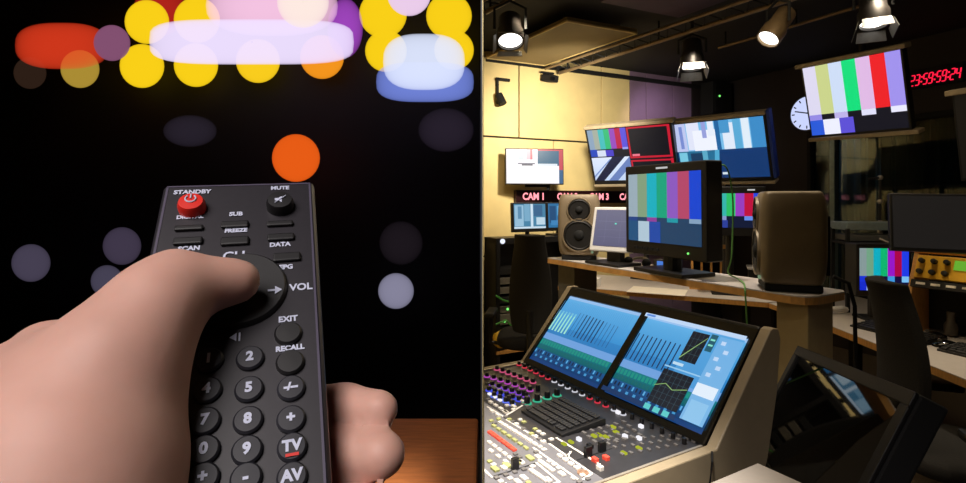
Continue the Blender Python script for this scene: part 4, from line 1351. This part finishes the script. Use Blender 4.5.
# small things below the monitor
o = thing('shelf_gadget', 'small blue lit gadget on the shelf below the broadcast monitor', 'device', MS_ @ Vector((-0.74, 0.74, ZS)), (0, 0, cz + 0.1))
MB().span((-0.05, -0.02, 0), (0.05, 0.02, 0.035)).build('body', UNIT, o, bevel=0.004)
MB().span((-0.03, -0.0215, 0.008), (0.04, -0.02, 0.03)).build('display', glow('blue_display', (80, 130, 220), 0.9), o)
o = thing('headset', 'pale curled headset lying on the shelf between tablet and broadcast monitor', 'headset', MS_ @ Vector((-0.86, 0.70, ZS)), (0, 0, cz))
MB().tube([(0.05 * math.cos(a), 0.035 * math.sin(a), 0.012 + 0.02 * math.sin(a)) for a in [i * 0.25 for i in range(14)]], 0.006).build('band', SILVER, o, smooth=True)
MB().ball((0.05, 0.0, 0.018), (0.016, 0.022, 0.018), seg=14, rings=8).ball((-0.05, 0.0, 0.018), (0.016, 0.022, 0.018), seg=14, rings=8).build('ear_pads', MATTE, o, smooth=True)
cab = [(0.83, 1.875, 1.555), (0.85, 1.88, 1.575), (0.875, 1.89, 1.55), (0.895, 1.90, 1.46), (0.90, 1.91, 1.35), (0.895, 1.91, 1.24), (0.88, 1.905, 1.19), (0.888, 1.85, 1.176), (0.86, 1.75, 1.176), (0.83, 1.68, 1.17), (0.825, 1.665, 1.14), (0.83, 1.665, 1.05), (0.845, 1.68, 0.9)]
pts = []
for i in range(len(cab) - 1):
    p0, p1, p2, p3 = [Vector(cab[min(max(i + k, 0), len(cab) - 1)]) for k in (-1, 0, 1, 2)]
    for s in range(5):
        t = s / 5
        pts.append(0.5 * ((2 * p1) + (p2 - p0) * t + (2 * p0 - 5 * p1 + 4 * p2 - p3) * t * t + (3 * p1 - p0 - 3 * p2 + p3) * t ** 3))
tag(MB().tube(pts, 0.0028).build('video_cable', mat('bright_green_cable', (96, 150, 72), 0.5), smooth=True), 'thin green cable arching from the broadcast monitor down over the shelf', 'cable')
pw = [MS_ @ Vector(p) for p in ((-0.13, 0.79, ZS + 0.04), (-0.10, 0.82, ZS + 0.02), (-0.085, 0.825, ZS - 0.05), (-0.08, 0.82, ZS - 0.25), (-0.10, 0.80, ZS - 0.5), (-0.09, 0.80, ZS - 0.9), (-0.09, 0.80, 0.01))]
tag(MB().tube(pw, 0.006).build('power_cable', MATTE, smooth=True), 'black speaker cable hanging off the near end of the shelf', 'cable')

# ------------------------------------------------------------------ leaning reflective monitor and the small table before it
LM, LE = Vector((0.692 * 1.07, 1.15 * 1.07, EYE + (0.911 - EYE) * 1.07)), Euler((R(-27), R(-7.5), R(-103.6)))
lw, lh = 0.575 * 1.07, 0.41 * 1.07
lb = LM - LE.to_matrix() @ Vector((0, 0, lh / 2))
o = thing('leaning_monitor', 'large switched off black monitor leaning back in front of the post, reflecting the room', 'monitor', lb, LE)
MB().span((-lw / 2, 0.0, 0), (lw / 2, 0.05, lh)).build('casing', MATTE, o, bevel=0.006)
bz = MB()
b_ = 0.028
bz.span((-lw / 2, -0.008, lh - b_), (lw / 2, 0, lh)).span((-lw / 2, -0.008, 0), (lw / 2, 0, b_)).span((-lw / 2, -0.008, b_), (-lw / 2 + b_, 0, lh - b_)).span((lw / 2 - b_, -0.008, b_), (lw / 2, 0, lh - b_))
bz.build('bezel', BLACK, o, bevel=0.002)
gm = mat('dark_screen_glass', (6, 6, 7), 0.03, noise=0.0)
gm.node_tree.nodes['Principled BSDF'].inputs['IOR'].default_value = 2.1
MB().span((-lw / 2 + b_, -0.002, b_), (lw / 2 - b_, -0.0005, lh - b_)).build('screen', gm, o)
leg_down(o, 0, 0.06, 0.15, 0.0, 0.03, 0.3, 0.3)
o = thing('side_table', 'pale small table corner with an oak edge in front of the leaning monitor', 'table', MC @ Vector((0.207, -0.22, 0)) - Vector((0, 0, CO.z)), (0, 0, cz))
MB().span((-0.06, -0.2, 0.946), (0.06, 0.175, 0.95)).build('tabletop', mat('table_laminate', (150, 140, 130), 0.5, noise=0.04), o)
MB().span((-0.06, -0.2, 0.915), (0.06, 0.175, 0.946)).build('edge_band', WOODEDGE, o)
MB().span((-0.03, -0.03, 0.03), (0.03, 0.03, 0.915)).build('leg', MATTE, o)
MB().span((-0.06, -0.18, 0), (0.06, 0.16, 0.03)).build('base', MATTE, o)

# ------------------------------------------------------------------ LEFT: the lounge, lens blur of its lights put into glowing discs
def at(px, py, Y):
    return Vector(((px - CX) / F * Y, Y, EYE + (HY - py) / F * Y))


LG = 'round out-of-focus light discs in the dark lounge'


def bokeh(label, px, py, rpx, col, Y=3.0, soft=6.0, level=1.0, group=LG, ry=None, ellip=None, e=1.0, name='bokeh_disc'):  # stand-in for one out-of-focus light, lens blur put into its shape
    c = at(px, py, Y)
    r = rpx * Y / F
    rz_ = (ry or rpx) * Y / F
    o = thing(name, label, 'bokeh', c, group=group)
    dy = min(r, rz_) * 0.35
    MB().ball((0, 0, 0), (r, dy, rz_), e=e).build('blur_body', haze_mat('glow_' + name, col, soft / (2 * dy), level), o, smooth=True)
    arm = (c - Vector((0, 0, EYE))) / Y
    MB().cyl(arm * (dy * 0.97), arm * (3.2 - Y), 0.004, seg=8).build('mount', MATTE, o)
    return o


YL = (250, 208, 24)
bokeh('upper yellow blurred light disc of the leftmost stacked pair', 147, 22, 22, YL, 2.95)
bokeh('lower yellow blurred light disc of the leftmost stacked pair', 142, 66, 22, YL, 3.08)
bokeh('yellow blurred light disc above the left end of the white blur band', 197, 20, 23, YL, 2.95)
bokeh('yellow blurred light disc peeking out under the left end of the white blur band', 196, 65, 22, YL, 3.08)
bokeh('yellow blurred light disc peeking out under the middle of the white blur band', 258, 61, 22, (250, 205, 30), 3.08)
bokeh('orange blurred light disc peeking out under the right end of the white blur band', 322, 57, 22, (245, 150, 30), 3.08)
bokeh('dim olive yellow blurred light disc under the red glow', 80, 69, 19, (170, 140, 52), 3.0)
bokeh('very dim brown blurred light disc at the left end under the red glow', 30, 73, 16, (44, 30, 22), 3.0)
bokeh('upper yellow blurred light disc left of the bluish white glow', 383, 14, 24, YL, 2.95)
bokeh('lower yellow blurred light disc left of the bluish white glow', 386, 51, 21, YL, 3.08)
bokeh('upper yellow blurred light disc right of the bluish white glow', 449, 16, 23, YL, 2.95)
bokeh('lower yellow blurred light disc right of the bluish white glow', 454, 50, 20, YL, 3.08)
bokeh('pinkish white blurred light disc above the bluish white glow', 409, -6, 22, (235, 205, 235), 2.80)
bokeh('single orange blurred light disc in the dark above the remote', 296, 158, 24, (232, 92, 22), 2.9)
bokeh('purple pink blurred light disc between red glow and yellow discs', 112, 43, 18, (130, 80, 112), 2.72)
BG = 'big soft glows in the dark lounge'
bokeh('long white blue blur band between the yellow discs', 252, 42, 102, (232, 218, 250), 2.60, soft=2.2, level=1.12, ry=22, e=0.5, group=BG, name='blur_band')
bokeh('broad pink white glow above the white blur band', 272, 6, 66, (238, 190, 220), 2.74, soft=1.5, level=1.3, e=0.8, ry=30, group=BG, name='soft_glow')
bokeh('cream white round glow at the top over the blur band', 303, 2, 26, (255, 236, 226), 2.48, soft=3, group=BG, name='soft_glow')
bokeh('magenta violet glow at the right end of the blur band', 345, 28, 18, (160, 70, 190), 2.85, soft=1.5, level=1.2, ry=30, group=BG, name='soft_glow')
bokeh('red glow at the left above the dim discs', 62, 46, 46, (196, 52, 26), 2.82, soft=1.1, level=1.45, ry=23, e=0.75, group=BG, name='soft_glow')
bokeh('red rim glow behind the leftmost upper yellow discs', 160, 10, 26, (190, 40, 30), 3.15, soft=1.5, group=BG, name='soft_glow')
bokeh('large bluish white glow between the right yellow discs', 424, 62, 41, (214, 222, 246), 2.60, soft=2.2, level=1.15, ry=28, e=0.75, group=BG, name='soft_glow')
bokeh('blue fringe glow under the bluish white glow', 425, 82, 49, (120, 140, 230), 2.70, soft=1.2, level=1.2, ry=20, e=0.65, group=BG, name='soft_glow')
DM = 'dim grey out-of-focus discs in the dark lounge'
bokeh('dim grey violet blurred light disc beside the remote, the brightest one', 396, 291, 18, (136, 134, 158), 2.9, soft=3, group=DM)
bokeh('dim grey blurred light disc above the wrist, nearest to the remote', 122, 246, 19, (64, 56, 74), 2.9, soft=3, group=DM)
bokeh('dim grey blurred light disc at far left above the hand', 31, 263, 19, (70, 64, 82), 2.9, soft=3, group=DM)
bokeh('dim grey blurred light disc just touching the top of the hand', 107, 281, 16, (70, 66, 84), 2.9, soft=3, group=DM)
bokeh('faint violet grey smudge of light under the white bar', 190, 131, 27, (46, 40, 52), 2.9, soft=1, ry=16, group=DM)
bokeh('faint violet grey smudge of light at the right under the blue glow', 446, 130, 28, (48, 40, 54), 2.9, soft=1, ry=22, group=DM)
bokeh('faint brownish blurred light disc high above the dim grey one right of the remote', 401, 243, 22, (34, 28, 34), 2.9, soft=1.2, group=DM)

# wooden table in the lounge
o = thing('lounge_table', 'orange brown wooden table behind the hand at the lower right of the dark lounge', 'table', (-0.62, 1.30, 0))
MB().span((-0.55, -0.45, 0.69), (0.605, 0.455, 0.73)).build('tabletop', mat('orange_wood', (176, 106, 58), 0.4, noise=0.2, scale=12, stretch=(1, 8, 1)), o, bevel=0.01)
for x in (-0.48, 0.52):
    for y in (-0.38, 0.38):
        MB().span((x - 0.03, y - 0.03, 0), (x + 0.03, y + 0.03, 0.69)).build('leg', MATS['orange_wood'], o, bevel=0.004)

# ------------------------------------------------------------------ the remote control
CAMP = Vector((0, 0, EYE))
wv = Vector((0.945, 0.32, 0.038)).normalized()
uv = Vector((-0.251, 0.659, 0.710))
uv = (uv - wv * uv.dot(wv)).normalized()
nv = wv.cross(uv).normalized()
TLp = CAMP + Vector((-0.6038, 1, 0.0302)) * 0.199
RM = Matrix(((wv.x, uv.x, nv.x, TLp.x), (wv.y, uv.y, nv.y, TLp.y), (wv.z, uv.z, nv.z, TLp.z), (0, 0, 0, 1)))
RMi = RM.inverted()


def rem(px, py, h=0.0):
    d = Vector(((px - CX) / F, 1, (HY - py) / F))
    s = (h - nv.dot(CAMP - TLp)) / nv.dot(d)
    return RMi @ (CAMP + d * s)


RW = rem(314, 180).x
RL = 0.20
rc = thing('remote_control', 'black television remote with a red power button, held in the hand', 'remote control')
rc.matrix_world = RM
rc.location, rc.rotation_euler, _ = TLp, RM.to_euler(), None
REMB = mat('remote_plastic', (40, 37, 43), 0.42, noise=0.06, scale=400)
MB().span((0, -RL, -0.016), (RW, 0, 0)).build('body', REMB, rc, bevel=0.0022, seg=3)
fm = MB()
fm.span((0.0015, -RL + 0.002, 0), (0.0022, -0.0015, 0.0002)).span((RW - 0.0022, -RL + 0.002, 0), (RW - 0.0015, -0.0015, 0.0002)).span((0.0015, -0.0022, 0), (RW - 0.0015, -0.0015, 0.0002))
fm.build('edge_line', mat('remote_edge', (84, 78, 96), 0.35), rc)
RB = mat('remote_button', (20, 19, 21), 0.5, noise=0.05)
INK = glow('white_print', (206, 212, 232), 0.62)
INKM = mat('white_ink', (205, 210, 232), 0.5, noise=0.02)


def rtext(s, px, py, size, h=0.0003, m=None):
    p = rem(px, py, h)
    return words('printed_text', s, size, m or INKM, rc, (p.x, p.y, h), bold=0.00012, extrude=0.00004)


def rbutton(px, py, w, d, h=0.003, m=None, name='button', rnd=False, top=None):
    p = rem(px, py, h * 0.5)
    if rnd:
        b = MB().lathe([(w / 2, 0), (w / 2, h * 0.6), (w / 2 * 0.86, h), (0.0003, h * 1.05)], (p.x, p.y, 0), (0, 0, 1), 24).build(name, m or RB, rc, smooth=True)
    else:
        b = MB().box((p.x, p.y, h / 2), (w, d, h)).build(name, m or RB, rc, bevel=0.0006)
    return b, p


# power button with its symbol
rbutton(191.5, 205, 0.0092, 0, 0.0042, mat('red_button_rubber', (222, 40, 28), 0.4, noise=0.05), 'power_button', True)
pb = rem(191.5, 205, 0.002)
ring = [(pb.x + 0.0017 * math.sin(a), pb.y + 0.0017 * math.cos(a) + 0.0008, 0.0046) for a in [R(40 + i * 280 / 16) for i in range(17)]]
MB().tube(ring, 0.00028, 6).tube([(pb.x, pb.y + 0.0009, 0.0046), (pb.x, pb.y + 0.0031, 0.0046)], 0.00028, 6).build('power_symbol', INKM, rc)
rtext('STANDBY', 192.5, 192, 0.0028)
b, p = rbutton(280, 203, 0.0098, 0, 0.0042, None, 'mute_button', True)
sy = MB()
q = rem(280, 199, 0.0046)
sy.add([(q.x - 0.0018, q.y - 0.0006, 0.0046), (q.x - 0.0006, q.y - 0.0006, 0.0046), (q.x + 0.0006, q.y - 0.0016, 0.0046), (q.x + 0.0006, q.y + 0.0016, 0.0046), (q.x - 0.0006, q.y + 0.0006, 0.0046), (q.x - 0.0018, q.y + 0.0006, 0.0046)], [(0, 1, 2, 3, 4, 5)])
sy.tube([(q.x - 0.0018, q.y - 0.0018, 0.0047), (q.x + 0.0020, q.y + 0.0018, 0.0047)], 0.00022, 6)
sy.build('mute_symbol', INKM, rc)
rtext('MUTE', 280, 188, 0.0026)
for px, py, s, sy_ in ((190, 217, 'DIGITAL', 0), (236, 214, 'SUB', 0), (280.5, 211.5, 'P.P', 0), (236, 230.5, 'FREEZE', 0), (280, 244.5, 'DATA', 0), (189, 248.5, 'SCAN', 0), (286, 267, 'EPG', 0)):
    rtext(s, px, py, 0.0026 if len(s) < 6 else 0.0023)
for px, py, dd in ((189, 228, 0.0022), (235, 224.5, 0.003), (280, 223.5, 0.0024), (188, 241, 0.003), (235, 241, 0.0036), (281, 237, 0.003), (287, 257, 0.0036)):
    rbutton(px, py, 0.0092, dd, 0.0014)
rtext('CH', 234, 256, 0.0050)
rtext('VOL', 301, 287, 0.0038)
# round pad
pc = rem(240, 290, 0.0)
MB().lathe([(0.0148, 0), (0.0146, 0.0010), (0.0138, 0.0018), (0.0040, 0.0012)], (pc.x, pc.y, 0), (0, 0, 1), 40).build('direction_pad', RB, rc, smooth=True)
ar = rem(275, 290, 0.002)
MB().add([(ar.x - 0.0022, ar.y - 0.0004, 0.0021), (ar.x, ar.y - 0.0004, 0.0021), (ar.x, ar.y - 0.0016, 0.0021), (ar.x + 0.0022, ar.y, 0.0021), (ar.x, ar.y + 0.0016, 0.0021), (ar.x, ar.y + 0.0004, 0.0021), (ar.x - 0.0022, ar.y + 0.0004, 0.0021)], [(0, 1, 2, 3, 4, 5, 6)]).build('arrow_mark', INKM, rc)
vm = rem(235, 337, 0.0004)
MB().add([(vm.x - 0.0016, vm.y, 0.0004), (vm.x + 0.0004, vm.y - 0.0014, 0.0004), (vm.x + 0.0004, vm.y + 0.0014, 0.0004)], [(0, 1, 2)]).build('arrow_mark', INKM, rc)
MB().span((vm.x + 0.0010, vm.y - 0.0014, 0.0001), (vm.x + 0.0015, vm.y + 0.0014, 0.0004)).build('bar_mark', INKM, rc)
for px, py, s in ((288, 320, 'EXIT'), (290, 349, 'RECALL')):
    b, p = rbutton(px, py + 13, 0.0082, 0, 0.0016, None, 'button', True)
    rtext(s, px, py - 1, 0.0028 if s == 'EXIT' else 0.0024)
rows_ = [((209, 360, '1'), (250, 358, '2')), ((207, 390, '4'), (249, 389, '5'), (291, 388, '-/--')), ((205, 421, '7'), (248, 420, '8'), (291, 419, '+')), ((204, 450, '0'), (247, 450, '9'), (292, 447, 'TV')), ((203, 478, '+'), (246, 478, '-'), (292, 477, 'AV'))]
for r_ in rows_:
    for (px, py, s) in r_:
        b, p = rbutton(px, py, 0.0078, 0, 0.0016, mat('remote_round_button', (38, 38, 45), 0.5), 'button', True)
        if s:
            words('printed_text', s, 0.0040 if len(s) < 3 else 0.003, INKM, rc, (p.x, p.y, 0.0019), bold=0.0002, extrude=0.00004)
p = rem(292, 453, 0.003)
MB().box((p.x, p.y, 0.0019), (0.0034, 0.0008, 0.0003)).build('red_mark', MATS['red_button_rubber'], rc)


# ------------------------------------------------------------------ the hand
def W3(px, py, h, rpx):
    p = RM @ rem(px, py, h)
    return p, rpx * p.y / F


def chain(pts):
    return [W3(*q) for q in pts]


groups = []
# thumb, lying over the round pad
groups.append((0.004, chain([(238, 281, 0.0105, 22), (220, 283, 0.012, 22.5), (203, 284, 0.014, 24), (178, 285, 0.016, 33), (156, 308, 0.017, 38), (122, 352, 0.016, 49)])))
# thumb base, palm edge and wrist
groups.append((0.008, chain([(155, 308, 0.016, 36), (118, 362, 0.012, 52), (86, 420, 0.008, 84), (66, 490, 0.006, 100), (20, 620, 0.002, 110)])))
groups.append((0.008, chain([(44, 352, -0.002, 30), (20, 425, 0.0, 76), (-30, 520, 0.0, 106), (-60, 640, 0.0, 116)])))
groups.append((0.008, chain([(76, 352, 0.002, 28), (56, 430, 0.004, 74)])))
wr = W3(-20, 660, 0.0, 120)[0]
groups.append((0.012, [(wr, 0.034), (Vector((-0.16, -0.06, EYE - 0.20)), 0.040)]))
# index finger lying behind the remote, middle and ring finger round its right edge
rt = lambda px, py, dh, r: W3(px, py, dh, r)
groups.append((0.004, chain([(30, 370, -0.020, 36), (110, 350, -0.028, 30), (200, 300, -0.028, 27), (255, 262, -0.027, 24)])))
groups.append((0.003, chain([(20, 430, -0.020, 44), (150, 440, -0.036, 36), (280, 415, -0.032, 30), (345, 408, -0.022, 23), (380, 409, -0.010, 19)])))
groups.append((0.003, chain([(10, 480, -0.020, 46), (150, 490, -0.036, 38), (280, 465, -0.032, 32), (340, 455, -0.022, 28), (382, 454, -0.010, 24)])))
groups.append((0.003, chain([(0, 540, -0.020, 46), (150, 550, -0.036, 36), (280, 525, -0.032, 30), (340, 512, -0.022, 24), (372, 508, -0.010, 20)])))


def sdf_chain(P, pts, k):
    out = None
    for (a, ra), (b, rb) in zip(pts[:-1], pts[1:]):
        a = np.array(a)
        ab = np.array(b) - a
        t = np.clip(((P - a) @ ab) / (ab @ ab), 0, 1)
        d = np.linalg.norm(P - a - t[:, None] * ab, axis=1) - (ra + (rb - ra) * t)
        out = d if out is None else smin(out, d, k)
    return out


def smin(a, b, k):
    h = np.maximum(k - np.abs(a - b), 0) / k
    return np.minimum(a, b) - h * h * k * 0.25


def surface_nets(lo, hi, step, fn):
    n = [int(math.ceil((hi[i] - lo[i]) / step)) + 1 for i in range(3)]
    ax = [lo[i] + step * np.arange(n[i]) for i in range(3)]
    G = np.stack(np.meshgrid(*ax, indexing='ij'), -1).reshape(-1, 3)
    D = np.concatenate([fn(G[i:i + 200000]) for i in range(0, len(G), 200000)]).reshape(n)
    ins = D < 0
    nx, ny, nz = [v - 1 for v in n]
    acc = np.zeros((nx, ny, nz, 3))
    cnt = np.zeros((nx, ny, nz))
    corner = [(i, j, k) for i in (0, 1) for j in (0, 1) for k in (0, 1)]
    sl = lambda A, c: A[c[0]:c[0] + nx, c[1]:c[1] + ny, c[2]:c[2] + nz]
    for c in corner:
        for axs in range(3):
            if c[axs]:
                continue
            c2 = list(c)
            c2[axs] = 1
            a, b = sl(D, c), sl(D, c2)
            cr = sl(ins, c) != sl(ins, c2)
            t = np.where(cr, a / np.where(cr, a - b, 1), 0)
            for q in range(3):
                v = c[q] + (t if q == axs else 0)
                acc[..., q] += np.where(cr, v, 0)
            cnt += cr
    has = cnt > 0
    ids = -np.ones((nx, ny, nz), int)
    ids[has] = np.arange(has.sum())
    idx = np.argwhere(has)
    V = np.array(lo) + step * (idx + acc[has] / cnt[has][:, None])
    faces = []
    for axs in range(3):
        o1, o2 = (axs + 1) % 3, (axs + 2) % 3
        A = ins
        s0 = [slice(None)] * 3
        s1 = [slice(None)] * 3
        s0[axs] = slice(0, n[axs] - 1)
        s1[axs] = slice(1, n[axs])
        for (i, j, k) in np.argwhere(A[tuple(s0)] != A[tuple(s1)]):
            e = [i, j, k]
            if e[o1] == 0 or e[o2] == 0 or e[o1] >= n[o1] - 1 or e[o2] >= n[o2] - 1:
                continue
            q = []
            for (d1, d2) in ((-1, -1), (0, -1), (0, 0), (-1, 0)):
                c = list(e)
                c[o1] += d1
                c[o2] += d2
                q.append(ids[tuple(c)])
            if not A[i, j, k]:
                q = q[::-1]
            faces.append(q)
    return V, faces


def hand(P):
    out = None
    for k, pts in groups[:5]:
        d = sdf_chain(P, pts, k)
        out = d if out is None else smin(out, d, 0.010)
    fg = None
    for k, pts in groups[5:]:
        d = sdf_chain(P, pts, k)
        fg = d if fg is None else smin(fg, d, 0.0012)
    return smin(out, fg, 0.006)


allp = [np.array(p) + s * r for k, g in groups for p, r in g for s in (-1, 1)]
lo = np.min(allp, 0) - 0.006
hi = np.max(allp, 0) + 0.006
V, Fc = surface_nets(lo, hi, 0.0019, hand)
me = bpy.data.meshes.new('person')
me.from_pydata([tuple(v) for v in V], [], [list(map(int, f)) for f in Fc])
SKIN = mat('skin', (212, 164, 148), 0.55, noise=0.06, scale=60, bump=0.12, sss=0.25)
ho = finish('person', me, SKIN, smooth=True)
bm = bmesh.new()
bm.from_mesh(me)
bmesh.ops.recalc_face_normals(bm, faces=bm.faces[:])
for _ in range(3):
    bmesh.ops.smooth_vert(bm, verts=bm.verts[:], factor=0.5, use_axis_x=True, use_axis_y=True, use_axis_z=True)
bm.to_mesh(me)
bm.free()
for p in me.polygons:
    p.use_smooth = True
tag(ho, 'bare left hand of a person gripping the black remote, thumb on its round pad', 'person')
